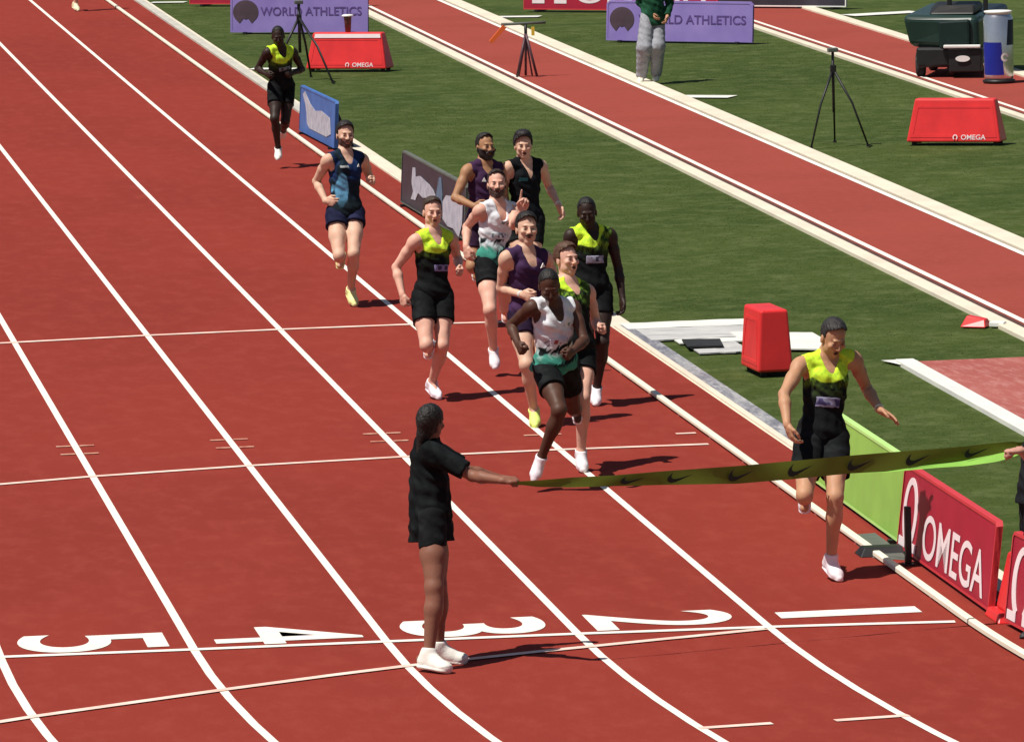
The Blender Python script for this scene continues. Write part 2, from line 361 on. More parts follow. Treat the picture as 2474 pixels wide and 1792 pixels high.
# ------------------------------------------------------------------ boards
def frame_from(p0, p1):
    p0 = np.array(p0); p1 = np.array(p1); d = p1-p0; return p0, math.atan2(d[1], d[0]), float(np.hypot(d[0], d[1]))
def board(name, p0, p1, h, m, medge, label, cat, tilt=.10, group=None, foot=True, thick=.035, z0=.03, edge=.02, chamfer=.03):
    p, rz, L = frame_from(p0, p1); o = empty(name, (p[0], p[1], 0), rz); tag(o, label, cat, group)
    c = chamfer; poly = [(0, z0), (L, z0), (L, h-c), (L-c, h), (c, h), (0, h-c)]
    V = []; n = len(poly)
    for t in (0, thick): V += [(a, z*tilt+t, z) for a, z in poly]
    V2 = V
    mesh_obj('panel', V2, [tuple(range(n)), tuple(range(2*n-1, n-1, -1))]+[(i, i+n, (i+1) % n+n, (i+1) % n) for i in range(n)], m, o)
    # raised rim round the panel
    e = edge; inner = [(e, z0+e), (L-e, z0+e), (L-e, h-c-e*.4), (L-c-e*.4, h-e), (c+e*.4, h-e), (e, h-c-e*.4)]
    V = [(a, z*tilt-.006, z) for a, z in poly]+[(a, z*tilt-.006, z) for a, z in inner]+[(a*1.0, z*tilt+thick+.004, z+.003*(z > .1)) for a, z in poly]
    F = [(i, (i+1) % n, n+(i+1) % n, n+i) for i in range(n)]+[(i, 2*n+i, 2*n+(i+1) % n, (i+1) % n) for i in range(n)]
    mesh_obj('rim', V, F, medge, o)
    if foot:
        for x in (.25, L-.25):
            MB().box(x-.03, x+.03, -.04, .30, 0, .028).add([(x-.02, .05, .03), (x+.02, .05, .03), (x+.02, .28, .03), (x-.02, .28, .03), (x-.02, h*.8*tilt+thick, h*.8), (x+.02, h*.8*tilt+thick, h*.8), (x+.02, h*.8*tilt+thick+.02, h*.8), (x-.02, h*.8*tilt+thick+.02, h*.8)],
                [(0, 3, 2, 1), (4, 5, 6, 7), (0, 1, 5, 4), (1, 2, 6, 5), (2, 3, 7, 6), (3, 0, 4, 7)]).build('foot', M['black'], o)
    return o, L
def omega_marks(o, L, h, tilt, x_sym=(.06, .155), x_txt=(.20, .95), zs=(.16, .80), zt=(.18, .62), m=None):
    m = m or M['pinkwhite']
    # horseshoe emblem
    cx = L*(x_sym[0]+x_sym[1])/2; rx = L*(x_sym[1]-x_sym[0])/2; zb, zt2 = h*zs[0], h*zs[1]; rz = (zt2-zb)/2; cz = (zb+zt2)/2
    out, inn = [], []
    for i in range(33):
        a = math.radians(-62+304*i/32)
        out.append((cx+rx*math.cos(a)*.86, cz+rz*math.sin(a)))
        inn.append((cx+rx*.60*math.cos(a)*.86, cz+rz*.80*math.sin(a)))
    V = []
    for (p, q) in zip(out, inn): V += [(p[0], p[1]*tilt-.004, p[1]), (q[0], q[1]*tilt-.004, q[1])]
    F = [(2*i, 2*i+1, 2*i+3, 2*i+2) for i in range(32)]
    for s in (-1, 1):
        b = len(V); xa = cx+s*rx*.30; xb = cx+s*rx*1.05; zz = zb+.02*h
        V += [(x, z*tilt-.005, z) for x, z in ((xa, zz-.03*h), (xb, zz-.03*h), (xb, zz+.07*h), (xa, zz+.07*h))]; F.append((b, b+1, b+2, b+3))
    e = mesh_obj('emblem', V, F, m, o); sm = e.modifiers.new('t', 'SOLIDIFY'); sm.thickness = .004; sm.offset = 0
    letters('lettering', 'OMEGA', m, o, L*x_txt[0], L*x_txt[1], h*zt[0], h*zt[1], -.005, .008, tilt=tilt)
TL = .12
o, L = board('advertising_board', (.23, 3.05), (.22, .02), .60, M['crimson'], M['crimsonedge'], 'crimson board with white horseshoe emblem and lettering beside the finish line', 'advertising board', TL, 'crimson advertising boards', foot=False)
omega_marks(o, L, .60, TL, (.02, .20), (.27, .93), (.10, .90), (.12, .62))
for x in (.4, 2.6): MB().box(x-.04, x+.04, .10, .36, 0, .03).build('foot', M['black'], o)
o, L = board('advertising_board', (.235, -.40), (.40, -3.3), .60, M['crimson'], M['crimsonedge'], 'crimson board cut by the right edge of the photo past the finish line', 'advertising board', TL, 'crimson advertising boards', foot=False)
omega_marks(o, L, .60, TL, (.02, .20), (.27, .93), (.10, .90), (.12, .62))
for x in (.4, 2.6): MB().box(x-.04, x+.04, .10, .36, 0, .03).build('foot', M['black'], o)
o, L = board('advertising_board', (.30, 7.0), (.27, 3.12), .60, M['green'], M['greenedge'], 'plain lime green board beside the track, next to the crimson board', 'advertising board', TL)
o, L = board('advertising_board', (6.35, 64.75), (9.2, 62.6), .62, M['crimson'], M['crimsonedge'], 'far crimson board with white lettering behind the lilac board with the standing official', 'advertising board', .06, 'crimson advertising boards')
omega_marks(o, L, .62, .06, (.05, .22), (.27, .95), (.22, .9), (.22, .75))
o, L = board('advertising_board', (1.27, 69.2), (4.0, 67.4), .62, M['crimson'], M['crimsonedge'], 'far crimson board at the top edge partly behind the left lilac board', 'advertising board', .06, 'crimson advertising boards')
omega_marks(o, L, .62, .06, (.05, .22), (.27, .95), (.22, .9), (.22, .75))
o, L = board('advertising_board', (8.55, 64.6), (11.3, 62.6), .62, M['darkboard'], M['white'], 'dark board with white rim behind the right lilac board at the top edge', 'advertising board', .06)

def wa_board(p0, p1, label):
    o, L = board('advertising_board', p0, p1, .62, M['lilac'], M['lilac'], label, 'advertising board', .08, 'lilac advertising boards', z0=.02, edge=.03, chamfer=.05)
    # emblem: dark rounded globe with a W cut at the bottom
    r = .185; cx = .10+.17*L/2.5; cz = .34; P = []
    for i in range(25):
        a = math.radians(-32+244*i/24); P.append((cx+r*1.15*math.cos(a), cz+r*math.sin(a)))
    P += [(cx-r*.55, cz-r*.95), (cx-r*.22, cz-r*.55), (cx, cz-r*.62), (cx+r*.22, cz-r*.55), (cx+r*.55, cz-r*.95)]
    V = [(a, z*.08-.004, z) for a, z in P]
    e = mesh_obj('emblem', V, [tuple(range(len(P)))], M['plum'], o); sm = e.modifiers.new('t', 'SOLIDIFY'); sm.thickness = .004; sm.offset = 0
    letters('lettering', 'WORLD ATHLETICS', M['indigo'], o, L*.22, L*.955, .28, .415, -.006, .012, tilt=.08)
    return o
wa_board((1.22, 61.4), (3.28, 60.4), 'lilac board with dark globe emblem behind the left tripod and red box')
wa_board((6.46, 56.6), (8.42, 55.0), 'lilac board with dark globe emblem behind the green jacketed official')

def figure_board(p0, p1, m, edge, label, figs):
    o, L = board('advertising_board', p0, p1, .60, m, edge, label, 'advertising board', .06, None)
    for k, (mm, poly) in enumerate(figs):
        V = [(a*L, (b*.6)*.06-.005-.002*k, b*.6) for a, b in poly]
        e = mesh_obj('printed_figure', V, [tuple(range(len(poly)))], mm, o); sm = e.modifiers.new('t', 'SOLIDIFY'); sm.thickness = .003; sm.offset = 0
    return o
figure_board((.16, 30.6), (.26, 26.0), M['darkboard'], M['greyrubber'], 'charcoal board printed with pale grey figures behind the running pack',
    [(M['figure'], [(.17, .22), (.20, .38), (.17, .52), (.18, .80), (.22, .82), (.23, .66), (.30, .72), (.45, .66), (.52, .60), (.56, .50), (.55, .30), (.50, .34), (.44, .42), (.36, .36), (.28, .40), (.24, .24)]),
     (M['bluegrey'], [(.56, .20), (.60, .12), (.66, .20), (.66, .60), (.63, .90), (.60, .88), (.57, .60)]),
     (M['figure'], [(.68, .20), (.76, .12), (.84, .14), (.93, .05), (.97, .30), (.97, .62), (.85, .70), (.72, .64), (.67, .50)])])
figure_board((.16, 41.2), (.27, 38.2), M['blue'], M['blue'], 'blue board printed with a pale figure beside the runner in the blue singlet',
    [(M['figure'], [(.22, .28), (.30, .20), (.78, .20), (.90, .30), (.86, .62), (.62, .68), (.45, .62), (.30, .72), (.14, .92), (.08, .84), (.16, .66), (.20, .50)])])

# red plastic stand between the two near boards
o = empty('plastic_stand', (.36, -.16, 0)); tag(o, 'glossy red plastic stand between the two near crimson boards', 'stand')
MB().hexa([(-.16, -.20, 0), (.20, -.20, 0), (.20, .22, 0), (-.16, .22, 0)], [(-.14, -.16, .06), (.16, -.16, .06), (.16, .18, .06), (-.14, .18, .06)]).build('base', M['red'], o, bevel=.01)
MB().hexa([(-.10, -.12, .06), (.12, -.12, .06), (.12, .14, .06), (-.10, .14, .06)], [(-.02, -.08, .44), (.12, -.08, .44), (.12, .12, .42), (-.02, .12, .42)]).build('body', M['red'], o, bevel=.02)
MB().box(-.04, .13, -.10, .15, .24, .265).build('ridge', M['crimsonedge'], o, bevel=.006)
# black post in front of the crimson board, cable ramp
o = empty('marker_post', (.165, 2.33, 0)); tag(o, 'slim black post standing in front of the crimson board', 'post')
MB().box(-.02, .02, -.03, .03, .015, .40).build('post', M['black'], o, bevel=.006); MB().box(-.035, .035, -.05, .05, 0, .015).build('base_plate', M['black'], o)
o = empty('cable_ramp', (.02, 2.88, 0)); tag(o, 'dark rubber cable ramp crossing the inner rail by the lime board', 'cable ramp')
MB().hexa([(-.10, -.12, .002), (.22, -.12, .002), (.22, .12, .002), (-.10, .12, .002)], [(-.06, -.06, .06), (.20, -.06, .06), (.20, .06, .06), (-.06, .06, .06)]).build('ramp', M['black'], o, bevel=.006)
MB().hexa([(.2, -.35, .002), (-.02, -.16, .002), (.0, .9, .002), (.22, 1.0, .002)][::1], [(.19, -.33, .02), (.01, -.15, .02), (.03, .86, .02), (.2, .9, .02)]).build('cover_plate', M['greyrubber'], o)

# ------------------------------------------------------------------ red trapezoid boxes
def red_box(p0, p1, label, strip_top=True, tiny=True, b=.09, D=.36, ty=.10, h=.55):
    p, rz, L = frame_from(p0, p1); o = empty('marker_box', (p[0], p[1], 0), rz); tag(o, label, 'marker box', 'red marker boxes on the grass')
    
    MB().hexa([(0, 0, .035), (L, 0, .035), (L, D, .035), (0, D, .035)], [(b, ty, h), (L-b, ty, h), (L-b, D-ty, h), (b, D-ty, h)]).build('body', M['red'], o, bevel=.022, seg=3)
    f = lambda x, z, e=.0: (x, (z-.035)/(h-.035)*ty-e, z)
    # raised frame on the face
    V = [f(.05, .09, .004), f(L-.05, .09, .004), f(L-.115, h-.08, .004), f(.115, h-.08, .004), f(.085, .125, .004), f(L-.085, .125, .004), f(L-.14, h-.11, .004), f(.14, h-.11, .004)]
    mesh_obj('face_rib', V, [(0, 1, 5, 4), (1, 2, 6, 5), (2, 3, 7, 6), (3, 0, 4, 7)], M['red'], o).modifiers.new('t', 'SOLIDIFY').thickness = .012
    if strip_top:
        V = [f(.12, h-.075, .012), f(L-.10, h-.075, .012), f(L-.11, h-.02, .012), f(.13, h-.02, .012)]
        mesh_obj('top_stripe', V, [(0, 1, 2, 3)], M['pinkwhite'], o)
    if tiny:
        letters('lettering', 'OMEGA', M['pinkwhite'], o, L*.58, L*.84, .065, .125, -.012, .008, tilt=.19)
        V = []
        P = [(L*.52+.03*math.cos(a), .095+.033*math.sin(a)) for a in np.linspace(-1.0, math.pi+1.0, 14)]; Q = [(L*.52+.018*math.cos(a), .095+.021*math.sin(a)) for a in np.linspace(-1.0, math.pi+1.0, 14)]
        for a, c in zip(P, Q): V += [f(*a, .014), f(*c, .014)]
        mesh_obj('emblem', V, [(2*i, 2*i+1, 2*i+3, 2*i+2) for i in range(13)], M['pinkwhite'], o)
    for x in (.06, L-.10):
        for y in (.04, D-.08): MB().box(x, x+.05, y, y+.05, 0, .036).build('foot', M['rubber'], o)
    return o
red_box((1.43, 52.3), (2.53, 51.75), 'red box with pale top stripe in front of the left lilac board')
red_box((6.95, 36.1), (8.0, 35.6), 'bright red box with small white lettering right of the open black tripod', strip_top=False)
red_box((1.05, 13.95), (1.09, 13.32), 'red box standing end-on beyond the track behind the finishing runner', strip_top=False, tiny=False, b=.02, D=.31, ty=.035, h=.56)
o = empty('paper_cup', (2.05, 52.22, .552)); tag(o, 'brown cup with a pale lid standing on the far red box', 'cup')
MB().lathe([(.040, 0), (.055, .20), (.058, .22)], 16).build('cup_body', M['brown'], o, True); MB().lathe([(.085, .222), (.088, .235), (.07, .25)], 16).build('lid', M['white'], o, True)
# fallen small red marker at the runway
o = empty('small_marker', (3.62, 16.5, .0), -.5); tag(o, 'small red marker lying beside the runway kerb', 'marker')
MB().hexa([(-.10, -.10, .0), (.14, -.10, .0), (.14, .10, .0), (-.10, .10, .0)], [(-.05, -.05, .10), (.12, -.05, .07), (.12, .05, .07), (-.05, .05, .10)]).build('wedge', M['red'], o, bevel=.01); MB().box(.16, .30, -.06, .03, 0, .05).build('tab', M['white'], o, bevel=.01)
# ground sheets
def sheet(x0, x1, y0, y1, m, label, z=.012, skew=0):
    n = 10; V = []; r = np.random.default_rng(int(y0*10))
    for i in range(n+1):
        t = i/n; V += [(x0+(x1-x0)*t, y0+skew*t+r.uniform(-.018, .018), z+r.uniform(0, .003)), (x0+(x1-x0)*t, y1+skew*t+r.uniform(-.018, .018), z+r.uniform(0, .003))]
    V0 = V[0]; V = [(a-x0, b-y0, c) for a, b, c in V]
    o = mesh_obj('ground_sheet', V, [(2*i, 2*i+2, 2*i+3, 2*i+1) for i in range(n)], m, loc=(x0, y0, 0)); sm = o.modifiers.new('t', 'SOLIDIFY'); sm.thickness = .012; sm.offset = -1
    return tag(o, label, 'ground sheet')
sheet(.60, 1.75, 17.25, 17.75, M['mat'], 'white sheet strip lying farthest from the finish beside the track edge')
sheet(.66, 1.72, 16.30, 17.22, M['greymat'], 'stained grey sheet between two white strips on the grass')
sheet(.86, 1.95, 15.95, 16.28, M['mat'], 'narrow white strip in front of the stained grey sheet')
sheet(.90, 1.35, 15.15, 15.93, M['greymat'], 'small grey sheet nearest the finish beside the end-on red box')
sheet(1.42, 2.12, 15.25, 16.65, M['mat'], 'crumpled white sheet emerging right of the end-on red box', z=.02, skew=-.3)
o = mesh_obj('rubber_pad', [(-.17, -.28, .026), (.14, -.30, .026), (.20, .22, .026), (-.13, .30, .026), (-.17, -.28, .04), (.14, -.30, .04), (.20, .22, .04), (-.13, .30, .04)], [(4, 5, 6, 7), (0, 1, 5, 4), (1, 2, 6, 5), (2, 3, 7, 6), (3, 0, 4, 7)], M['rubber'], loc=(1.02, 15.75, 0)); tag(o, 'dark rubber pad lying on the grey ground sheet', 'pad')

# ------------------------------------------------------------------ tripods, wind gauge
def tripod(c, h, feet, label, top=None, m=None, mid=.45, r=.016):
    m = m or M['black']; o = empty('tripod', (c[0], c[1], 0)); tag(o, label, 'tripod')
    for (x, y) in feet:
        MB().tube([(0, 0, h*.80), (x*.55, y*.55, h*.45), (x, y, .012)], r, 8, r*.7).build('leg', m, o, True)
    for (x, y) in feet: MB().box(x-.02, x+.02, y-.02, y+.02, 0, .02).build('foot', M['rubber'], o)
    MB().tube([(0, 0, h*.35), (0, 0, h)], r*1.1, 8).build('centre_column', m, o, True)
    MB().box(-.035, .035, -.03, .03, h*.76, h*.84).build('collar', m, o, bevel=.008)
    MB().box(-.06, .06, -.05, .05, h-.03, h+.02).build('head', M['greyrubber'], o, bevel=.008)
    return o
tripod((6.12, 36.35), 1.16, [(-.33, -.25), (.36, -.28), (.10, .50)], 'open black tripod standing alone on the grass beyond the runway')
tripod((1.18, 50.6), 1.10, [(-.38, -.10), (.36, -.85), (.20, .50)], 'black tripod in front of the left lilac board', r=.020)
o = empty('wind_gauge', (4.27, 49.7, 0)); tag(o, 'wind gauge with horizontal grey tube on a dark tripod over the runway edge', 'wind gauge')
for (x, y) in ((-.15, -.1), (.13, -.12), (.02, .24)): MB().tube([(0, 0, .62), (x, y, .01)], .018, 8).build('leg', M['purpleleg'], o, True)
for (x, y) in ((-.10, .08), (.08, .0)): MB().tube([(0, 0, .55), (x, y, .01)], .012, 8).build('brace', M['purpleleg'], o, True)
MB().tube([(0, 0, .55), (0, 0, .73)], .022, 8).build('centre_column', M['black'], o, True)
MB().tube([(-.33, .1, .74), (.28, -.05, .76)], .020, 14).build('measuring_tube', M['greyrubber'], o, True)
MB().hexa([(-.52, -.02, .52), (-.48, -.02, .48), (-.48, .02, .48), (-.52, .02, .52)], [(-.32, -.02, .74), (-.27, -.02, .70), (-.27, .02, .70), (-.32, .02, .74)]).build('pointer', M['orange'], o)
MB().box(.08, .12, -.04, .0, .58, .70).build('tag', mat('yellow_plastic', (.75, .5, .05), .5), o)

# ------------------------------------------------------------------ utility cart and can cooler
o = empty('utility_cart', (9.78, 47.3, 0), -.35); tag(o, 'dark green utility cart with black posts parked on the far runway', 'cart')
MB().hexa([(-.46, -.40, .42), (.52, -.52, .36), (.62, 1.2, .42), (-.40, 1.2, .46)], [(-.55, -.46, .86), (.50, -.50, .84), (.70, 1.4, .90), (-.46, 1.4, .92)]).build('body', M['cartgreen'], o, bevel=.09, seg=4)
MB().hexa([(-.02, -.56, .40), (.40, -.56, .40), (.40, -.48, .40), (-.02, -.48, .40)], [(-.04, -.56, .78), (.40, -.56, .80), (.40, -.48, .80), (-.04, -.48, .78)]).build('front_panel', mat('deep_teal_paint', (.008, .022, .020), .35), o, bevel=.03)
MB().box(-.36, .50, -.46, 1.1, .14, .42).build('chassis', M['black'], o, bevel=.04)
MB().hexa([(.12, -.60, .08), (.56, -.62, .08), (.56, -.40, .08), (.12, -.40, .08)], [(.10, -.60, .40), (.58, -.62, .40), (.58, -.40, .40), (.10, -.40, .40)]).build('front_box', M['black'], o, bevel=.02)
MB().box(.05, .56, -.66, -.61, .415, .46).build('bumper', M['white'], o, bevel=.012)
bd = MB().lathe([(.01, 0), (.10, 0), (.10, .012), (.01, .012)], 20).build('badge', M['white'], o); bd.rotation_euler = (math.pi/2, 0, 0); bd.scale = (1, .42, 1); bd.location = (.31, -.622, .27)
for x, y in ((-.34, -.16), (.12, -.30), (-.34, 1.0), (.50, 1.0)):
    wh = MB().lathe([(.05, -.06), (.15, -.06), (.17, -.03), (.17, .03), (.15, .06), (.05, .06)], 24).build('wheel', M['rubber'], o, True); wh.rotation_euler = (0, math.pi/2, .25); wh.location = (x, y, .17)
    rm = MB().lathe([(.0, -.05), (.09, -.062), (.09, .062), (.0, .05)], 16).build('rim', M['greyrubber'], wh, True)
MB().hexa([(-.2, -.3, .86), (.45, -.36, .86), (.45, .5, .88), (-.3, .5, .88)], [(-.1, -.15, .97), (.42, -.18, .97), (.42, .5, .99), (-.2, .5, .99)]).build('dashboard', M['black'], o, bevel=.03)
for x in (.06, .56): MB().box(x-.03, x+.03, -.12, -.05, .84, 1.9).build('roof_post', M['black'], o, bevel=.01)
MB().box(-.25, .75, -.35, 1.3, 1.9, 1.96).build('roof', M['black'], o, bevel=.02)
o = empty('can_cooler', (10.13, 45.55, 0)); tag(o, 'silver and blue can shaped cooler in front of the cart', 'cooler')
MB().lathe([(.13, .02), (.19, .05), (.20, .10), (.20, .88), (.17, .93), (.16, .95)], 36).build('can_body', M['silver'], o, True)
MB().lathe([(.165, .94), (.19, .955), (.19, .975), (.16, .98)], 36).build('can_lid', M['white'], o, True)
def wrap(a0, a1, z0, z1, r, m, name, n=12, slant=0):
    V = []
    for i in range(n+1):
        a = a0+(a1-a0)*i/n
        for z in (z0, z1):
            aa = a+slant*(z-z0); V.append((r*math.cos(aa), r*math.sin(aa), z))
    mesh_obj(name, V, [(2*i, 2*i+2, 2*i+3, 2*i+1) for i in range(n)], m, o, True)
wrap(-3.0, -1.42, .12, .56, .203, M['royal'], 'blue_panel', slant=-.4)
wrap(-1.2, .2, .52, .86, .203, M['navy'], 'navy_panel', slant=.4)
V = []
for i in range(17):
    a = -1.35+.28*math.cos(i/16*5.5); z = .36+.06*math.sin(i/16*5.5); a2 = -1.35+.14*math.cos(i/16*5.5); z2 = .36+.03*math.sin(i/16*5.5)
    V += [(.205*math.cos(a), .205*math.sin(a), z), (.205*math.cos(a2), .205*math.sin(a2), z2)]
mesh_obj('swirl_mark', V, [(2*i, 2*i+1, 2*i+3, 2*i+2) for i in range(16)], M['white'], o)
MB().lathe([(.20, .0), (.22, .02), (.22, .045), (.15, .06)], 36).build('base_ring', M['black'], o, True)

print('scene static', round(time.time()-T0, 1))
# ------------------------------------------------------------------ implicit bodies -> one continuous mesh each
def nrm(v):
    v = np.asarray(v, float); return v/max(np.linalg.norm(v), 1e-9)
class Field:
    def __init__(s, lo, hi, h):
        s.h = h; s.lo = np.floor(np.asarray(lo)/h)*h; s.n = np.ceil((np.asarray(hi)-s.lo)/h).astype(int)+1
        s.d = np.full(s.n, 0.5, np.float32)
        s.ax = [(s.lo[i]+h*np.arange(s.n[i])).astype(np.float32) for i in range(3)]
    def win(s, lo, hi):
        a = np.clip(np.floor((lo-s.lo)/s.h).astype(int), 0, s.n-1); b = np.clip(np.ceil((hi-s.lo)/s.h).astype(int)+1, a+1, s.n)
        sl_ = tuple(slice(a[i], b[i]) for i in range(3))
        X = s.ax[0][sl_[0]][:, None, None]; Y = s.ax[1][sl_[1]][None, :, None]; Z = s.ax[2][sl_[2]][None, None, :]
        return sl_, X, Y, Z
    def put(s, sl_, n, k, op):
        d = s.d[sl_]
        if op == 'u':
            h = np.maximum(k-np.abs(d-n), 0)/k if k > 0 else 0; s.d[sl_] = np.minimum(d, n)-h*h*k*.25
        else:
            n = -n; h = np.maximum(k-np.abs(d-n), 0)/k if k > 0 else 0; s.d[sl_] = np.maximum(d, n)+h*h*k*.25
    def cone(s, a, b, ra, rb, k=.015, op='u', sq=None, pad=.07):
        """round cone a->b; sq=(axis, factor): squash along axis"""
        a = np.asarray(a, float); b = np.asarray(b, float); R = max(ra, rb)+pad
        sl_, X, Y, Z = s.win(np.minimum(a, b)-R, np.maximum(a, b)+R)
        x, y, z = X-a[0], Y-a[1], Z-a[2]
        if sq is not None:
            n, f = nrm(sq[0]), sq[1]; q = (x*n[0]+y*n[1]+z*n[2])*(1/f-1)
            x = x+q*n[0]; y = y+q*n[1]; z = z+q*n[2]; ab = b-a; ab = ab+n*(ab@n)*(1/f-1)
        else: ab = b-a; x, y, z = x+0*y+0*z, y+0*x+0*z, z+0*x+0*y
        L2 = max(ab@ab, 1e-8); t = np.clip((x*ab[0]+y*ab[1]+z*ab[2])/L2, 0, 1)
        # slope correction keeps a straight taper
        dx, dy, dz = x-t*ab[0], y-t*ab[1], z-t*ab[2]
        n_ = np.sqrt(dx*dx+dy*dy+dz*dz)-(ra+(rb-ra)*t)
        if sq is not None: n_ = n_*(sq[1]+1)/2
        s.put(sl_, n_, k, op); return s
    def ell(s, c, axes, r, k=.02, op='u', pad=.07):
        c = np.asarray(c, float); R = max(r)+pad; sl_, X, Y, Z = s.win(c-R, c+R)
        x, y, z = X-c[0], Y-c[1], Z-c[2]; q = [x*a[0]+y*a[1]+z*a[2] for a in axes]
        k0 = np.sqrt(sum((q[i]/r[i])**2 for i in range(3)))+1e-6; k1 = np.sqrt(sum((q[i]/r[i]**2)**2 for i in range(3)))+1e-6
        s.put(sl_, k0*(k0-1)/k1, k, op); return s
    def copy(s):
        f = Field.__new__(Field); f.__dict__.update(s.__dict__); f.d = s.d.copy(); return f
    def cut(s, p, n, k=.0):     # keep the side where (x-p).n < 0
        n = nrm(n); v = (s.ax[0][:, None, None]-p[0])*n[0]+(s.ax[1][None, :, None]-p[1])*n[1]+(s.ax[2][None, None, :]-p[2])*n[2]
        s.d = np.maximum(s.d, v.astype(np.float32)); return s
    def crop(s, lo, hi):
        a = np.clip(np.floor((np.asarray(lo)-s.lo)/s.h).astype(int), 0, s.n-1); b = np.clip(np.ceil((np.asarray(hi)-s.lo)/s.h).astype(int)+1, a+1, s.n)
        f = Field.__new__(Field); f.h = s.h; f.lo = s.lo+a*s.h; f.n = b-a; f.d = s.d[a[0]:b[0], a[1]:b[1], a[2]:b[2]].copy(); f.ax = [s.ax[i][a[i]:b[i]] for i in range(3)]
        return f
    def grid(s): return s.ax[0][:, None, None], s.ax[1][None, :, None], s.ax[2][None, None, :]
    def mesh(s):
        d = s.d; d = d.copy(); d[0] = d[-1] = .01; d[:, 0] = d[:, -1] = .01; d[:, :, 0] = d[:, :, -1] = .01
        ins = d < 0; c = np.zeros(tuple(np.array(d.shape)-1), np.uint8)
        C8 = [(i, j, k) for i in (0, 1) for j in (0, 1) for k in (0, 1)]
        sh = c.shape
        for i, j, k in C8: c += ins[i:i+sh[0], j:j+sh[1], k:k+sh[2]]
        idx = np.argwhere((c > 0) & (c < 8))
        if len(idx) == 0: return np.zeros((0, 3)), np.zeros((0, 4), int)
        vals = np.stack([d[idx[:, 0]+i, idx[:, 1]+j, idx[:, 2]+k] for i, j, k in C8], 1)
        P = np.zeros((len(idx), 3)); n = np.zeros(len(idx)); C = np.array(C8, float)
        for a in range(8):
            for b in range(a+1, 8):
                if np.abs(C[a]-C[b]).sum() != 1: continue
                va, vb = vals[:, a], vals[:, b]; m = (va < 0) != (vb < 0); t = np.where(m, va/np.where(m, va-vb, 1), 0)
                P += np.where(m[:, None], C[a]+(C[b]-C[a])*t[:, None], 0); n += m
        V = (idx+P/n[:, None])*s.h+s.lo
        ids = np.full(sh, -1, np.int32); ids[idx[:, 0], idx[:, 1], idx[:, 2]] = np.arange(len(idx))
        Fs = []
        for ax in range(3):
            sa = [slice(1, -1)]*3; sa[ax] = slice(0, -1); sb = [slice(1, -1)]*3; sb[ax] = slice(1, None)
            A, B = ins[tuple(sa)], ins[tuple(sb)]; e = np.argwhere(A != B); o_ = np.ones(3, int); o_[ax] = 0; e = e+o_
            u, v = (ax+1) % 3, (ax+2) % 3; U = np.zeros(3, int); U[u] = 1; W = np.zeros(3, int); W[v] = 1
            q = [ids[tuple((e-U-W).T)], ids[tuple((e-W).T)], ids[tuple(e.T)], ids[tuple((e-U).T)]]
            flip = ~ins[tuple(e.T)]; Q = np.stack(q, 1); Q[flip] = Q[flip][:, ::-1]; Fs.append(Q)
        return V, np.concatenate(Fs)
def fld_obj(name, fld, m, parent, root, colf=None):
    V, F = fld.mesh()
    if len(V) == 0: return None
    me = bpy.data.meshes.new(name); Vl = (V-root).astype(np.float32)
    me.vertices.add(len(V)); me.vertices.foreach_set('co', Vl.ravel()); me.loops.add(F.size); me.loops.foreach_set('vertex_index', F.astype(np.int32).ravel())
    me.polygons.add(len(F)); me.polygons.foreach_set('loop_start', np.arange(0, F.size, 4, dtype=np.int32)); me.update(calc_edges=True)
    me.polygons.foreach_set('use_smooth', np.ones(len(F), bool)); me.materials.append(m)
    if colf is not None:
        c = np.ones((len(V), 4), np.float32); c[:, :3] = colf(V); a = me.color_attributes.new('Col', 'FLOAT_COLOR', 'POINT'); a.data.foreach_set('color', c.ravel())
    o = bpy.data.objects.new(name, me); COL.objects.link(o); o.parent = parent
    return o
def const(c): return lambda V: np.tile(np.array(c, float), (len(V), 1))
def vnoise(V, sc, seed=0):
    """cheap smooth noise 0..1"""
    r = np.random.default_rng(seed); out = 0
    for i in range(5):
        k = r.normal(size=3)*sc*(1+.6*i); out = out+np.sin(V@k+r.uniform(0, 6.28))/(1+.5*i)
    return .5+.5*np.tanh(out*.8)
def sstep(a, b, x): t = np.clip((x-a)/(b-a), 0, 1); return t*t*(3-2*t)
def mixc(A, B, t): return A*(1-t[:, None])+np.asarray(B)*t[:, None]

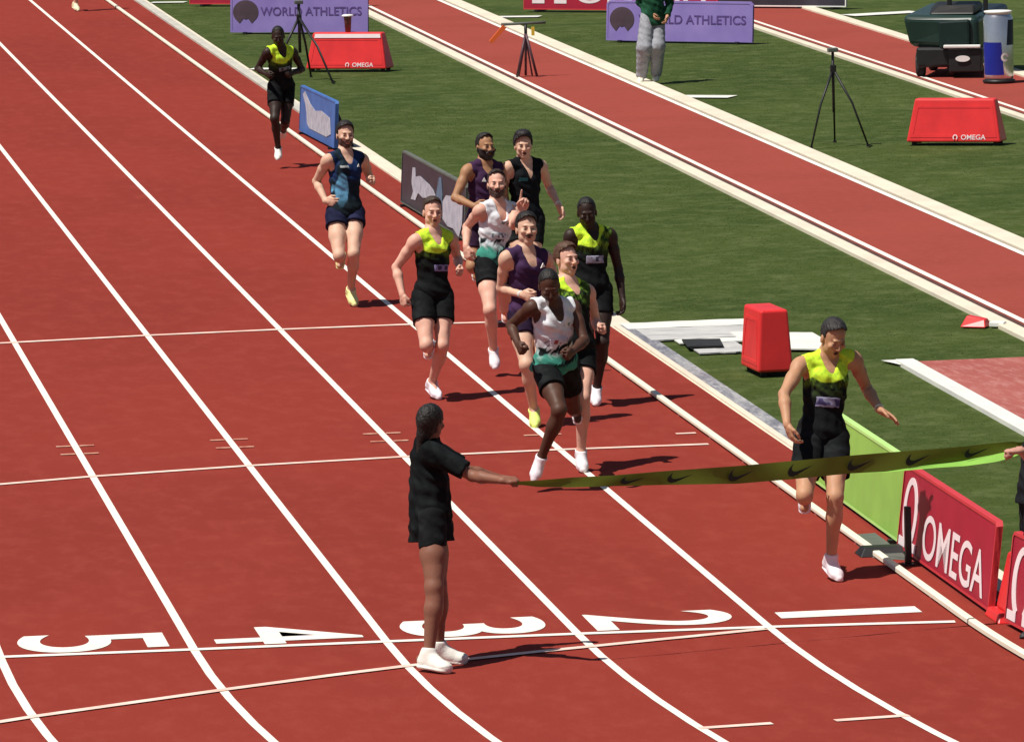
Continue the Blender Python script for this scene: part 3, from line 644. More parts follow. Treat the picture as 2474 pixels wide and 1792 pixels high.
CURL = {'fist': (75, 85, 50), 'relaxed': (28, 38, 22), 'open': (8, 12, 8), 'grip': (62, 78, 45), 'loose': (50, 62, 35)}
def hand(F, W, h, n, side, pose, S_, k=.006, point=False):
    h = nrm(h); n = nrm(n-h*(n@h)); l = np.cross(h, n)*(1 if side == 'l' else -1)
    ax = (l, h, n); s = S_
    F.ell(W+h*.045*s+n*.004, ax, (.040*s, .056*s, .017*s), .012); F.cone(W-h*.01*s, W+h*.03*s, .024*s, .026*s, .012, sq=(n, .75))
    F.ell(W+h*.035*s+l*.025*s+n*.008*s, ax, (.016*s, .032*s, .015*s), .01)
    def rot(v, ang):   # rotate h-ish vector towards the palm normal
        return v*math.cos(ang)+n*math.sin(ang)
    for i, (off, L) in enumerate(((.030, .074), (.010, .082), (-.010, .076), (-.028, .060))):
        p = W+h*(.082-abs(i-1)*.004)*s+l*off*s; a = 0; r = .0092*s if i < 3 else .0082*s
        cu = CURL[pose]
        if point and i == 0: cu = (6, 6, 4)
        hh = nrm(h+l*off*1.5)
        F.cone(p-h*.03*s, p, .011*s, r, .006)
        for j, fr in enumerate((.45, .30, .25)):
            a += math.radians(cu[j]*(1+.08*(i-1))); q = p+(hh*math.cos(a)+n*math.sin(a))*L*fr*s; F.cone(p, q, r, r*.92, .003, pad=.02); p = q; r *= .92
    cl = {'fist': .9, 'grip': .8, 'loose': .6, 'relaxed': .35, 'open': .2}[pose]
    p = W+h*.022*s+l*.028*s; d1 = nrm(h*.7+l*(.75-.4*cl)+n*(.2+.5*cl)); q = p+d1*.036*s; F.cone(p, q, .013*s, .0112*s, .008)
    d2 = nrm(h*.85+l*(.3-.7*cl)+n*(.2+.5*cl)); e = q+d2*.030*s; F.cone(q, e, .0108*s, .0098*s, .004); d3 = nrm(h*.8-l*cl*.8+n*(.2+.4*cl)); F.cone(e, e+d3*.024*s, .0098*s, .0085*s, .004)

def person(sp):
    t0 = time.time(); S_ = sp.get('S', 1.0); h = sp.get('h', .0065); J = sp['J']; fem = sp.get('fem', False)
    LT, LS, UA, FA, LTor = .43*S_, .42*S_, .295*S_, .255*S_, sp.get('tor', .50)*S_
    def build(Y):
        K = {}; hip = on_Y(J['hip'][0], J['hip'][1], Y); K['hip'] = hip
        K['nb'] = solve(hip, *J['nb'][:2], LTor, J['nb'][2] if len(J['nb']) > 2 else 1)
        up = nrm(K['nb']-hip)
        for s in 'lr':
            K['s'+s] = solve(K['nb']-up*.03, *J['s'+s][:2], .185*S_, J['s'+s][2]); K['h'+s] = solve(hip-up*.02, *J['h'+s][:2], .088*S_, J['h'+s][2])
            K['e'+s] = solve(K['s'+s], *J['e'+s][:2], UA, J['e'+s][2]); K['w'+s] = solve(K['e'+s], *J['w'+s][:2], FA, J['w'+s][2])
            K['k'+s] = solve(K['h'+s], *J['k'+s][:2], LT, J['k'+s][2]); K['a'+s] = solve(K['k'+s], *J['a'+s][:2], LS, J['a'+s][2])
            K['t'+s] = solve(K['a'+s], *J['t'+s][:2], .185*S_, J['t'+s][2])
        K['hd'] = solve(K['nb'], *J['hd'][:2], .165*S_, J['hd'][2] if len(J['hd']) > 2 else 1)
        return K, up
    Y = sp['Y']
    def sole(K): return min(min(K['t'+s][2]-.022*S_, K['a'+s][2]-.085*S_) for s in sp.get('stance', 'lr'))
    for it in range(12):
        K, up = build(Y); e = sole(K)-sp.get('air', .0)
        if abs(e) < .002 or sp.get('nofit'): break
        K2, _ = build(Y+.05); g = (sole(K2)-sp.get('air', 0)-e)/.05
        Y += float(np.clip(-e/g if abs(g) > .02 else 0, -.6, .6))
    K, up = build(Y)
    root = np.array([K['hip'][0], K['hip'][1], 0.0])
    print('  '.join('%s: toe %.3f ank %.3f y %.2f' % (s, K['t'+s][2], K['a'+s][2], K['a'+s][1]) for s in 'lr'))
    print(sp['id'], 'Y %.2f sole %.3f' % (Y, sole(K)), 'top z %.2f' % (K['hd'][2]+.12), end=' ')
    lat = K['sr']-K['sl']; lat = nrm(lat-up*(lat@up)); f = np.cross(lat, up)
    hl = nrm(K['hr']-K['hl']); hl = nrm(hl-up*(hl@up)); hf = np.cross(hl, up); ml = nrm(lat+hl); mf = np.cross(ml, up)
    P0, N = K['hip'], K['nb']; T = np.linalg.norm(N-P0)
    allp = np.array(list(K.values())); lo = allp.min(0)-.17; hi = allp.max(0)+.17
    W_ = sp.get('wide', 1.0)*S_
    tq = lambda q: P0+up*T*q
    # torso
    B = Field(lo, hi, h)
    B.ell(tq(.10), (hl, hf, up), (.150*W_*(1.06 if fem else 1), .105*W_, .12*S_), .02)
    B.cone(tq(.12), tq(.52), .118*W_, .122*W_, .03, sq=(mf, .76))
    B.ell(tq(.66), (lat, f, up), (.150*W_, .106*W_, .175*S_), .03)
    B.ell(tq(.82)-f*.005, (lat, f, up), (.158*W_, .098*W_, .095*S_), .03)
    for s, sg in (('l', -1), ('r', 1)):
        B.ell(tq(.76)+lat*sg*.062*W_+f*.066*W_, (lat, f, up), (.066*W_, .036*W_, .055*S_), .025)
        B.cone(N+up*.03, K['s'+s]-lat*sg*.03+up*.012, .048*S_, .042*S_, .04)
        B.ell(K['s'+s]-lat*sg*.015-up*.01, (lat, f, up), (.062*S_, .056*S_, .062*S_), .03)
        B.ell(P0+hl*sg*.072*W_-hf*.055*W_-up*.035, (hl, hf, up), (.078*W_, .070*W_, .085*W_), .03)
        if not fem: B.cone(N+lat*sg*.02+f*.055-up*.035, K['s'+s]+f*.035, .012, .012, .02)
    tors = B.copy()
    # legs
    for s, sg in (('l', -1), ('r', 1)):
        H, Kn, A, Tt = K['h'+s], K['k'+s], K['a'+s], K['t'+s]; td = nrm(Kn-H); sd = nrm(A-Kn)
        bk = nrm(np.cross(sd, hl)); bk = -bk if bk@(td-sd*(td@sd)) < -.15 else bk
        if abs(td@sd) > .985: bk = nrm(-hf-sd*((-hf)@sd))
        g = Field(np.minimum(np.minimum(H, Kn), np.minimum(A, Tt))-.15, np.maximum(np.maximum(H, Kn), np.maximum(A, Tt))+.15, h)
        lw = sp.get('leg', 1.0)*S_
        g.cone(H, H+td*LT*.5, .086*lw, .076*lw, .02); g.cone(H+td*LT*.5, Kn, .076*lw, .052*lw, .03)
        sdv = nrm(np.cross(sd, bk)); bk2 = nrm(bk-td*(bk@td)); g.ell(Kn-bk2*.012, (nrm(np.cross(td, bk2)), td, bk2), (.047*lw, .055*lw, .050*lw), .02)
        fr = -bk if abs(td@sd) > .9 else nrm(sd*-1-td*((-sd)@td))
        fr = nrm(hf-td*(hf@td)); sx = np.cross(td, fr)
        for qg in (-1, 1): g.ell(H+td*LT*(.80 if qg < 0 else .74)+sx*qg*.026*lw+fr*.026*lw, (nrm(np.cross(td, fr)), td, fr), (.024*lw, .060*lw, .022*lw), .014)
        g.ell(H+td*LT*.5+fr*.030*lw, (nrm(np.cross(td, fr)), td, fr), (.040*lw, .15*lw, .048*lw), .02)
        g.cone(Kn, Kn+sd*LS*.35, .050*lw, .050*lw, .02); g.cone(Kn+sd*LS*.33, A, .050*lw, .031*lw, .02)
        g.ell(Kn+sd*LS*.28+bk*.020*lw, (sdv, sd, bk), (.045*lw, .11*lw, .040*lw), .025)
        # foot inside the shoe
        ft = nrm(Tt-A); upf = -sd-ft*((-sd)@ft); upf = nrm(upf); sole_d = nrm(ft*.92+upf*.38); upn = nrm(np.cross(np.cross(sole_d, upf), sole_d)); 
        heel = Tt-sole_d*.235*S_; K['heel'+s] = heel; K['sd'+s] = (sole_d, upn)
        g.cone(A, heel+upn*.03, .034*S_, .028*S_, .02); g.cone(A, Tt-sole_d*.06*S_+upn*.012, .033*S_, .020*S_, .02)
        a0 = np.round((g.lo-B.lo)/h).astype(int); b0 = a0+g.n; lo_ = np.maximum(a0, 0); hi_ = np.minimum(b0, B.n)
        bs = tuple(slice(lo_[i], hi_[i]) for i in range(3)); gs = tuple(slice(lo_[i]-a0[i], hi_[i]-a0[i]) for i in range(3))
        n_ = g.d[gs]; d = B.d[bs]; k = .018; hh = np.maximum(k-np.abs(d-n_), 0)/k; B.d[bs] = np.minimum(d, n_)-hh*hh*k*.25
        K['bk'+s] = bk
    # arms
    for s, sg in (('l', -1), ('r', 1)):
        Sh, El, Wr = K['s'+s], K['e'+s], K['w'+s]; ad = nrm(El-Sh); fd = nrm(Wr-El); am = sp.get('arm', 1.0)*S_
        g = Field(np.minimum(np.minimum(Sh, El), Wr)-.26, np.maximum(np.maximum(Sh, El), Wr)+.26, h)
        g.cone(Sh, Sh+ad*UA*.45, .050*am, .043*am, .02); g.cone(Sh+ad*UA*.45, El, .044*am, .035*am, .02)
        g.ell(Sh+ad*.03, (lat, f, up), (.055*am, .054*am, .058*am), .02)
        be = nrm(fd-ad*(fd@ad)) if abs(fd@ad) < .97 else f
        g.ell(Sh+ad*UA*.55+be*.014, (nrm(np.cross(ad, be)), ad, be), (.030*am, .075*am, .032*am), .012); g.ell(Sh+ad*UA*.50-be*.016, (nrm(np.cross(ad, be)), ad, be), (.032*am, .080*am, .030*am), .012)
        g.cone(El, El+fd*FA*.3, .036*am, .038*am, .015); g.cone(El+fd*FA*.3, Wr, .038*am, .025*am, .02)
        hp = sp.get('hand'+s, ('loose', None, None)); pose = hp[0]; hdv = np.array(hp[1]) if hp[1] is not None else fd+.0
        pn = np.array(hp[2], float) if hp[2] is not None else -lat*sg+f*(-.3)*0
        if abs(nrm(pn)@nrm(hdv)) > .95: pn = pn+up*.5
        hand(g, Wr, hdv, pn, s, pose, S_*sp.get('hands', 1.05), point=len(hp) > 3)
        a0 = np.round((g.lo-B.lo)/h).astype(int); b0 = a0+g.n; lo_ = np.maximum(a0, 0); hi_ = np.minimum(b0, B.n)
        bs = tuple(slice(lo_[i], hi_[i]) for i in range(3)); gs = tuple(slice(lo_[i]-a0[i], hi_[i]-a0[i]) for i in range(3))
        n_ = g.d[gs]; d = B.d[bs]; k = .010; hh = np.maximum(k-np.abs(d-n_), 0)/k; B.d[bs] = np.minimum(d, n_)-hh*hh*k*.25
        K['arm'+s] = g
    # head
    c = K['hd']; hf_ = nrm(np.array(sp['face'], float)); hu = nrm(np.array(sp.get('hup', nrm(c-N)*.6+np.array([0, 0, .6])))); hf_ = nrm(hf_-hu*(hf_@hu)*1.0); hr = np.cross(hu, hf_)*-1
    hf_ = nrm(hf_*math.cos(sp.get('nod', .12))-hu*math.sin(sp.get('nod', .12))); hu = nrm(np.cross(hf_, hr))*1.0
    if hu[2] < 0: hu = -hu
    q = S_*sp.get('head', 1.0); ax = (hr, hf_, hu)
    HF = Field(c-.21, c+.21, h)
    HF.ell(c+hu*.032*q-hf_*.014*q, ax, (.074*q, .095*q, .088*q), .01)
    HF.ell(c-hu*.032*q+hf_*.020*q, ax, (.060*q, .068*q, .086*q), .025)
    HF.ell(c-hu*.100*q+hf_*.058*q, ax, (.026*q, .020*q, .018*q), .025)
    for g_ in (-1, 1):
        HF.ell(c-hu*.066*q+hr*g_*.042*q+hf_*.012*q, ax, (.018*q, .040*q, .026*q), .025)
        HF.ell(c-hu*.022*q+hr*g_*.040*q+hf_*.068*q, ax, (.022*q, .020*q, .020*q), .015)
        HF.ell(c+hu*.000*q+hr*g_*.030*q+hf_*.096*q, ax, (.019*q, .020*q, .013*q), .010, op='s')
        HF.ell(c-hu*.002*q+hr*g_*.031*q+hf_*.076*q, ax, (.013*q, .012*q, .012*q), .003)
        HF.ell(c-hu*.012*q+hr*g_*.074*q-hf_*.008*q, ax, (.009*q, .019*q, .032*q), .006)
    HF.cone(c+hu*.022*q+hf_*.083*q-hr*.034*q, c+hu*.022*q+hf_*.083*q+hr*.034*q, .009*q, .009*q, .014)
    HF.cone(c+hu*.008*q+hf_*.088*q, c-hu*.030*q+hf_*.108*q, .008*q, .012*q, .010)
    for g_ in (-1, 1): HF.ell(c-hu*.034*q+hf_*.096*q+hr*g_*.011*q, ax, (.009*q, .010*q, .008*q), .006)
    mo = sp.get('mouth', .003)
    HF.cone(c-hu*.056*q+hf_*.083*q-hr*.018*q, c-hu*.056*q+hf_*.083*q+hr*.018*q, .008*q, .008*q, .008)
    HF.cone(c-hu*(.066+mo)*q+hf_*.080*q-hr*.014*q, c-hu*(.066+mo)*q+hf_*.080*q+hr*.014*q, .009*q, .009*q, .008)
    if mo > .005: HF.ell(c-hu*(.062+mo*.4)*q+hf_*.094*q, ax, (.020*q, .016*q, .004+mo*.7), .004, op='s')
    headonly = HF.copy()
    a0 = np.round((HF.lo-B.lo)/h).astype(int); b0 = a0+HF.n; lo_ = np.maximum(a0, 0); hi_ = np.minimum(b0, B.n)
    bs = tuple(slice(lo_[i], hi_[i]) for i in range(3)); gs = tuple(slice(lo_[i]-a0[i], hi_[i]-a0[i]) for i in range(3))
    B.cone(N-up*.02, c-hu*.045*q-hf_*.022*q, .058*S_, .052*S_, .035)
    n_ = HF.d[gs]; d = B.d[bs]; k = .012; hh = np.maximum(k-np.abs(d-n_), 0)/k; B.d[bs] = np.minimum(d, n_)-hh*hh*k*.25
    # ---- person empty + body
    o = empty('person', root); tag(o, sp['label'], 'person', sp.get('group'))
    skin = np.array(sp['skin']); hairc = np.array(sp.get('hairc', (.012, .009, .008)))
    def skinc(V):
        C = np.tile(skin, (len(V), 1)); R = V-c; x, y, z = R@hr/q, R@hf_/q, R@hu/q
        C = mixc(C, skin*np.array([1.05, .78, .72]), sstep(.035, .0, np.hypot(x, z+.062))*(y > .06)*.7)     # lips
        C = mixc(C, (.05, .012, .010), sstep(.022, .014, np.hypot(x, (z+.062+mo*.4)*(.018/(.006+mo))))*(y > .05)*(y < .099)*.9)
        for g_ in (-1, 1):
            e = np.hypot(x-g_*.031, (z+.001)*1.7)
            C = mixc(C, (.20, .15, .13), sstep(.015, .012, e)*(y > .06)); C = mixc(C, (.02, .012, .01), sstep(.0085, .006, e)*(y > .06))
            C = mixc(C, hairc*1.4, sstep(.9, .6, np.hypot((x-g_*.032)/.022, (z-.020)/.0065))*(y > .06)*.9)
        C = mixc(C, skin*np.array([1.1, .82, .78]), sstep(.5, 1, vnoise(V, 30, 3))*.25)
        for ff in sp.get('paint', ()): C = ff(V, C, K)
        return C
    fld_obj('body', B, M['skin'], o, root, skinc)
    # ---- hair
    def region(F, fn):
        X, Y_, Z = F.grid(); x = (X-c[0])*hr[0]+(Y_-c[1])*hr[1]+(Z-c[2])*hr[2]; y = (X-c[0])*hf_[0]+(Y_-c[1])*hf_[1]+(Z-c[2])*hf_[2]; z = (X-c[0])*hu[0]+(Y_-c[1])*hu[1]+(Z-c[2])*hu[2]
        F.d = np.maximum(F.d, fn(x/q, y/q, z/q).astype(np.float32)); return F
    hk = sp.get('hair', 'short')
    if hk != 'none':
        G_ = Field(c-.26 if hk == 'long' else c-.19, c+.19, h); G_.ell(c+hu*.034*q-hf_*.016*q, ax, (.0765*q, .098*q, .091*q), .01)
        if hk in ('short', 'crop', 'curly'): G_.ell(c+hu*.078*q+hf_*.004*q, ax, (.064*q, .088*q, .052*q), .02)
        th = {'buzz': .001, 'short': .006, 'curly': .013, 'long': .004, 'crop': .002}[hk]
        V3 = G_.grid(); G_.d = G_.d-th-.004*np.sin(V3[0]*150+V3[2]*90)*np.sin(V3[1]*140-V3[2]*60)*(1.6 if hk == 'curly' else .7 if hk != 'buzz' else 0)
        if hk == 'long': G_.cone(c-hf_*.075*q+hu*.0*q, c-hf_*.080*q-hu*.20*q, .036, .020, .03); G_.cone(c-hf_*.02-hu*.03, c-hf_*.055-hu*.075*q, .066, .040, .03)
        hl0 = sp.get('hairline', .102)
        # below the hairline in front, below the ears at the side, nape at the back
        region(G_, lambda x, y, z: np.where(y > .02, hl0+(y-.07)*.10-z+np.abs(x)*(-.35)-.7*np.maximum(np.abs(x)-.045, 0)+.005*np.sin(x*230+1)*np.sin(y*190+x*170), np.where(y > -.02, -.005-z+(y-.0)*1.2, -.060-z)) if hk != 'long' else np.where(y > .035, hl0-z+(y-.07)*.3-np.abs(x)*.8, -1))
        if hk == 'curly': G_.ell(c+hu*.118*q+hf_*.015*q, ax, (.070*q, .085*q, .032*q), .02)
        fld_obj('hair', G_, M['hair'], o, root, const(hairc))
    if sp.get('beard'):
        G_ = headonly.copy(); G_.d = G_.d-sp['beard']
        region(G_, lambda x, y, z: np.maximum(np.maximum(np.maximum(z+.052-1.1*np.maximum(np.abs(x)-.038, 0)-.016*(np.abs(x) < .024), .005-y), -.128-z), .016-np.hypot(x*.75, (z+.066)*1.2)))
        fld_obj('beard', G_, M['hair'], o, root, const(np.array(sp.get('beardc', hairc))))
    if sp.get('moustache'):
        G_ = Field(c-.15, c+.15, h*.7)
        for g_ in (-1, 1): G_.cone(c-hu*.044*q+hf_*.100*q, c-hu*.052*q+hf_*.086*q+hr*g_*.030*q, .008, .005, .004)
        fld_obj('moustache', G_, M['hair'], o, root, const(hairc))
    if sp.get('headband'):
        G_ = headonly.copy(); G_.d -= .006; region(G_, lambda x, y, z: np.abs(z-.050)-.014); fld_obj('headband', G_, M['cloth'], o, root, const(sp['headband']))
    # ---- torso coordinates for garments
    def tc_(V): R = V-P0; return R@ml, (R@up)/T, R@mf
    def tcg(F):
        X, Y_, Z = F.grid(); X, Y_, Z = X-P0[0], Y_-P0[1], Z-P0[2]
        return X*ml[0]+Y_*ml[1]+Z*ml[2], (X*up[0]+Y_*up[1]+Z*up[2])/T, X*mf[0]+Y_*mf[1]+Z*mf[2]
    def wrinkle(F, amp):
        X, Y_, Z = F.grid(); F.d = F.d-amp*(np.sin(X*62+Z*38+2*np.sin(Z*21))*np.sin(Y_*55-Z*31)+.6*np.sin(Z*70+X*25)).astype(np.float32)
    top = sp.get('top', 'singlet')
    if top == 'singlet':
        F = tors.crop(np.minimum(P0, N)-.26, np.maximum(P0, N)+.26); F.d = F.d-.007
        x, w_, y = tcg(F); low = sp.get('hemw', .02); drape = sp.get('drape', .010)
        F.d = F.d-(drape*1.25*np.clip((.62-w_)/.5, 0, 1)).astype(np.float32); wrinkle(F, .0042)
        F.d = np.maximum(F.d, ((low-w_+.03*np.sin(x*28))*T).astype(np.float32))
        nk = sp.get('neck', .058)
        for s, sg in (('l', -1), ('r', 1)):
            F.cone(K['s'+s]+lat*sg*.055, K['s'+s]+lat*sg*.02-up*.05, .088*S_, .080*S_, .01, op='s'); F.cone(K['s'+s]+lat*sg*.05-up*.05, K['s'+s]+lat*sg*.03-up*.12, .070*S_, .05*S_, .01, op='s')
        F.cone(N+up*.16, N+up*.01, .07*S_, .060*S_, .01, op='s'); F.cone(N+f*.05+up*.02, N+f*.12-up*nk, .062, .035, .01, op='s')
        if sp.get('vneck'): F.cone(N+f*.10, N+f*.12-up*.17, .045, .006, .01, op='s')
        F.d = np.maximum(F.d, ((w_-1.22)*T).astype(np.float32))
        tcol = sp['topcol']; fld_obj('singlet', F, M['cloth'], o, root, lambda V: tcol(*tc_(V), V))
    else:
        F = tors.crop(np.minimum(P0, N)-.34, np.maximum(P0, N)+.34)
        F.cone(tq(sp.get('hemw', -.15)-.1), tq(.5), .163*W_*sp.get('skirt', 1.0), .138*W_, .03, sq=(mf, .84 if not fem else .92)); F.cone(tq(.45), tq(.85), .140*W_, .135*W_, .03, sq=(mf, .74)); F.d = F.d-.012
        slv = sp.get('sleeve', .62)
        for s, sg in (('l', -1), ('r', 1)):
            a = nrm(K['e'+s]-K['s'+s]); g = Field(F.lo, F.lo+F.h*(F.n-1), h); g.cone(K['s'+s]-a*.02, K['s'+s]+a*UA*(slv+.1), .068*S_, .064*S_, .01)
            g.cut(K['s'+s]+a*UA*slv, a)
            if slv > .95:
                b_ = nrm(K['w'+s]-K['e'+s]); g2 = Field(F.lo, F.lo+F.h*(F.n-1), h); g2.cone(K['e'+s], K['w'+s], .056*S_, .042*S_, .01); g2.cut(K['w'+s]-b_*.03, b_); g.d = np.minimum(g.d, g2.d[:g.d.shape[0], :g.d.shape[1], :g.d.shape[2]])
            m_ = tuple(slice(0, min(F.d.shape[i], g.d.shape[i])) for i in range(3)); d = F.d[m_]; n_ = g.d[m_]; hh = np.maximum(.03-np.abs(d-n_), 0)/.03; F.d[m_] = np.minimum(d, n_)-hh*hh*.0075
        wrinkle(F, .0045); x, w_, y = tcg(F); F.d = np.maximum(F.d, ((sp.get('hemw', -.15)-w_)*T).astype(np.float32))
        F.cone(N+up*.16, N+up*.03, .062*S_, .056*S_, .01, op='s'); tcol = sp['topcol']
        fld_obj(sp.get('topname', 'shirt'), F, M['cloth'], o, root, lambda V: tcol(*tc_(V), V))
    # bib
    if sp.get('bib'):
        b = sp['bib']; F = tors.crop(np.minimum(P0, N)-.26, np.maximum(P0, N)+.26); F.d = F.d-.0105; x, w_, y = tcg(F)
        F.d = F.d-(sp.get('drape', .010)*np.clip((.62-w_)/.5, 0, 1)).astype(np.float32); wrinkle(F, .0028)
        F.d = np.maximum(F.d, np.maximum(np.maximum(np.abs(x-b[0])-b[2], (np.abs(w_-b[1])-b[3])*T), .02-y).astype(np.float32))
        fld_obj('race_bib', F, M['cloth'], o, root, lambda V: (lambda X, Wc, Yc: mixc(np.tile(np.array(b[4]), (len(V), 1)), b[5], sstep(.55, .7, vnoise(V, 55, 5))*(np.abs(Wc-b[1]) < b[3]*.6)))(*tc_(V)))
    # shorts / trousers
    LG = sp.get('short', .42); loose = sp.get('loose', .014)
    F = Field(np.minimum(np.minimum(K['kl'], K['kr']), P0)-.2 if LG < 1.2 else np.minimum(np.minimum(np.minimum(K['al'], K['ar']), P0), np.minimum(K['kl'], K['kr']))-.2, np.maximum(np.maximum(np.maximum(K['kl'], K['kr']), P0), np.maximum(K['al'], K['ar']))+.2, h)
    F.ell(tq(.10), (hl, hf, up), (.152*W_+.006, .108*W_+.006, .13*S_), .02)
    for s, sg in (('l', -1), ('r', 1)): F.ell(P0+hl*sg*.072*W_-hf*.055*W_-up*.035, (hl, hf, up), (.080*W_, .072*W_, .087*W_), .03)
    F.cut(tq(sp.get('waist', .20)), up)
    for s, sg in (('l', -1), ('r', 1)):
        td = nrm(K['k'+s]-K['h'+s]); lw = sp.get('leg', 1.0)*S_; g = Field(F.lo, F.lo+F.h*(F.n-1), h); e_ = min(LG, 1.0)
        r1 = .088*lw+.006+loose*.3; r2 = (.086-(.024*max(0, e_-.2)/.8))*lw+loose*1.25
        g.cone(K['h'+s]+up*.03, K['h'+s]+td*LT*(e_+.12 if LG < 1 else 1), r1, r2, .01)
        if LG < 1.2: g.cut(K['h'+s]+td*LT*LG, td)
        else:
            g.cone(K['k'+s], K['a'+s], r2, .062*lw+loose*.5, .03); sd = nrm(K['a'+s]-K['k'+s]); g.cut(K['a'+s]+sd*.02, sd)
        m_ = tuple(slice(0, min(F.d.shape[i], g.d.shape[i])) for i in range(3)); d = F.d[m_]; n_ = g.d[m_]; hh = np.maximum(.012-np.abs(d-n_), 0)/.012; F.d[m_] = np.minimum(d, n_)-hh*hh*.003
    wrinkle(F, .0025 if LG < 1.2 else .003)
    bc = sp.get('botcol', (.008, .009, .010))
    fld_obj('shorts' if LG < 1.2 else 'trousers', F, M['cloth'], o, root, bc if callable(bc) else (lambda V: mixc(np.tile(np.array(bc), (len(V), 1)), np.array(bc)*(2.2 if bc[0] < .1 else 1.12)+.002, sstep(.6, .9, vnoise(V, 14, 9))*.5)))
    # shoes (+ socks)
    for s in 'lr':
        Tt, A = K['t'+s], K['a'+s]; sd_, un = K['sd'+s]; heel = K['heel'+s]; sc = np.array(sp.get('shoec', (.78, .77, .76))); so = np.array(sp.get('solec', (.75, .72, .66)))
        lt = np.cross(sd_, un); q2 = S_*sp.get('shoeS', 1.0)
        g = Field(np.minimum(np.minimum(heel, Tt), A)-.1, np.maximum(np.maximum(heel, Tt), A)+.1, min(h, .006))
        bot = Tt-un*.022*q2
        g.cone(heel+sd_*.03*q2+un*.018, heel+sd_*.12*q2+un*.012, .036*q2, .035*q2, .02); g.cone(heel+sd_*.12*q2+un*.010, heel+sd_*.18*q2+un*.008, .036*q2, .041*q2, .02, sq=(un, .8)); g.cone(heel+sd_*.18*q2+un*.004, Tt-sd_*.015*q2-un*.002, .038*q2, .024*q2, .02, sq=(un, .8))
        g.cone(heel+sd_*.035*q2+un*.03, A+(K['k'+s]-A)/np.linalg.norm(K['k'+s]-A)*sp.get('sock', .0), .040*q2, .040*q2, .02); g.cone(heel+sd_*.15*q2+un*.01, A, .034*q2, .038*q2, .03)
        g.cone(heel+sd_*.03*q2-un*.012, heel+sd_*.17*q2-un*.012, .040*q2, .046*q2, .004, sq=(un, .35)); g.cone(heel+sd_*.17*q2-un*.012, Tt-sd_*.02*q2-un*.012, .046*q2, .030*q2, .004, sq=(un, .35))
        g.cut(bot, -un); ank = nrm(K['k'+s]-A); g.cut(A+ank*(.012+sp.get('sock', 0)), ank)
        fld_obj('shoe', g, M['shoe'], o, root, lambda V: mixc(np.tile(sc, (len(V), 1)), so, sstep(.016, .010, (V-bot)@un)))
    for ex in sp.get('extra', ()): ex(o, root, K, dict(lat=lat, f=f, up=up, h=h, S=S_, N=N, P0=P0, tq=tq, c=c, hr=hr, hf=hf_, hu=hu))
    print('%.1fs' % (time.time()-t0))
    return o, K

# ---- garment colourings: x lateral, w 0 hip..1 neck, y front
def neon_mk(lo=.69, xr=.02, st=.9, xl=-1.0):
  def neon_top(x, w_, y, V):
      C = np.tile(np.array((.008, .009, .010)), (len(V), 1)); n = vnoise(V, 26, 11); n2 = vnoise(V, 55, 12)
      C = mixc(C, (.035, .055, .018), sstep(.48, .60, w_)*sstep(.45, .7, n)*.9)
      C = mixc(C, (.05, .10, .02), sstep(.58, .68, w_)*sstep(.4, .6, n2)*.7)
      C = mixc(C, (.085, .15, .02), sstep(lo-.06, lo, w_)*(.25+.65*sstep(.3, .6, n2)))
      C = mixc(C, (.62, .90, .05), sstep(lo, lo+.025, w_+.05*(n-.5)-1.0*np.maximum(np.abs(x)-.07, 0)-st*np.maximum(x-xr, 0)-2*np.maximum(xl-x, 0)*(.4+n2)))  # neon fades to the right: part printed design, part body shade painted in
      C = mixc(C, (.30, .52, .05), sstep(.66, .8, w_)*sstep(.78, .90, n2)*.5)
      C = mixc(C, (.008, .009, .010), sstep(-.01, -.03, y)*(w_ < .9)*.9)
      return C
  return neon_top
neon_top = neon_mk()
def white_top(x, w_, y, V, spot=False):
    n = vnoise(V, 30, 21); n2 = vnoise(V, 24, 22); n3 = vnoise(V, 60, 23)
    C = np.tile(np.array((.74, .76, .80)), (len(V), 1)); C = mixc(C, (.50, .62, .68), sstep(.62, .40, w_)*sstep(.4, .6, n)*.6)
    C = mixc(C, (.05, .26, .20), sstep(.42, .22, w_+.12*(n2-.5))); C = mixc(C, (.010, .014, .016), sstep(.60, .40, w_)*sstep(.50, .62, n+1.6*x)*sstep(.05, .12, w_))
    C = mixc(C, (.05, .06, .08), sstep(.62, .72, n3)*sstep(.04, .02, np.abs(w_-.72))*(x > -.02)*(x < .08)*(y > 0)*.8)
    return C
def flat_top(c, c2=None):
    def f(x, w_, y, V):
        C = np.tile(np.array(c, float), (len(V), 1)); return mixc(C, c2 or np.array(c)*1.9, sstep(.55, .85, vnoise(V, 13, 31))*.5)
    return f
def navy_top(x, w_, y, V):
    n = vnoise(V, 22, 41); C = np.tile(np.array((.012, .022, .034)), (len(V), 1)); fr = (y > 0)
    C = mixc(C, (.014, .032, .10), sstep(.50, .65, w_)*sstep(.5, .7, n)*fr)
    C = mixc(C, (.12, .33, .52), sstep(.60, .50, np.hypot((x+.075)/.075, (w_-.40)/.26)*.62+.30*(n-.5))*fr)
    C = mixc(C, (.42, .46, .46), (np.abs(w_-.80) < .018)*(x > -.10)*(x < -.01)*fr*1.0)
    C = mixc(C, (.012, .022, .026), sstep(.30, .2, w_)*.8); return C
def zip_top(x, w_, y, V):
    C = np.tile(np.array((.007, .008, .010)), (len(V), 1)); C = mixc(C, (.03, .12, .13), (np.abs(w_-.72+.1*(x+.08)) < .03)*(x > -.11)*(x < -.03)*(y > 0)*1.0); return C
def mark(uvs, m, name, off=.012):
    """small flat print on the chest: polygon in (lateral, w)"""
    def ex(o, root, K, D):
        pass
    return ex
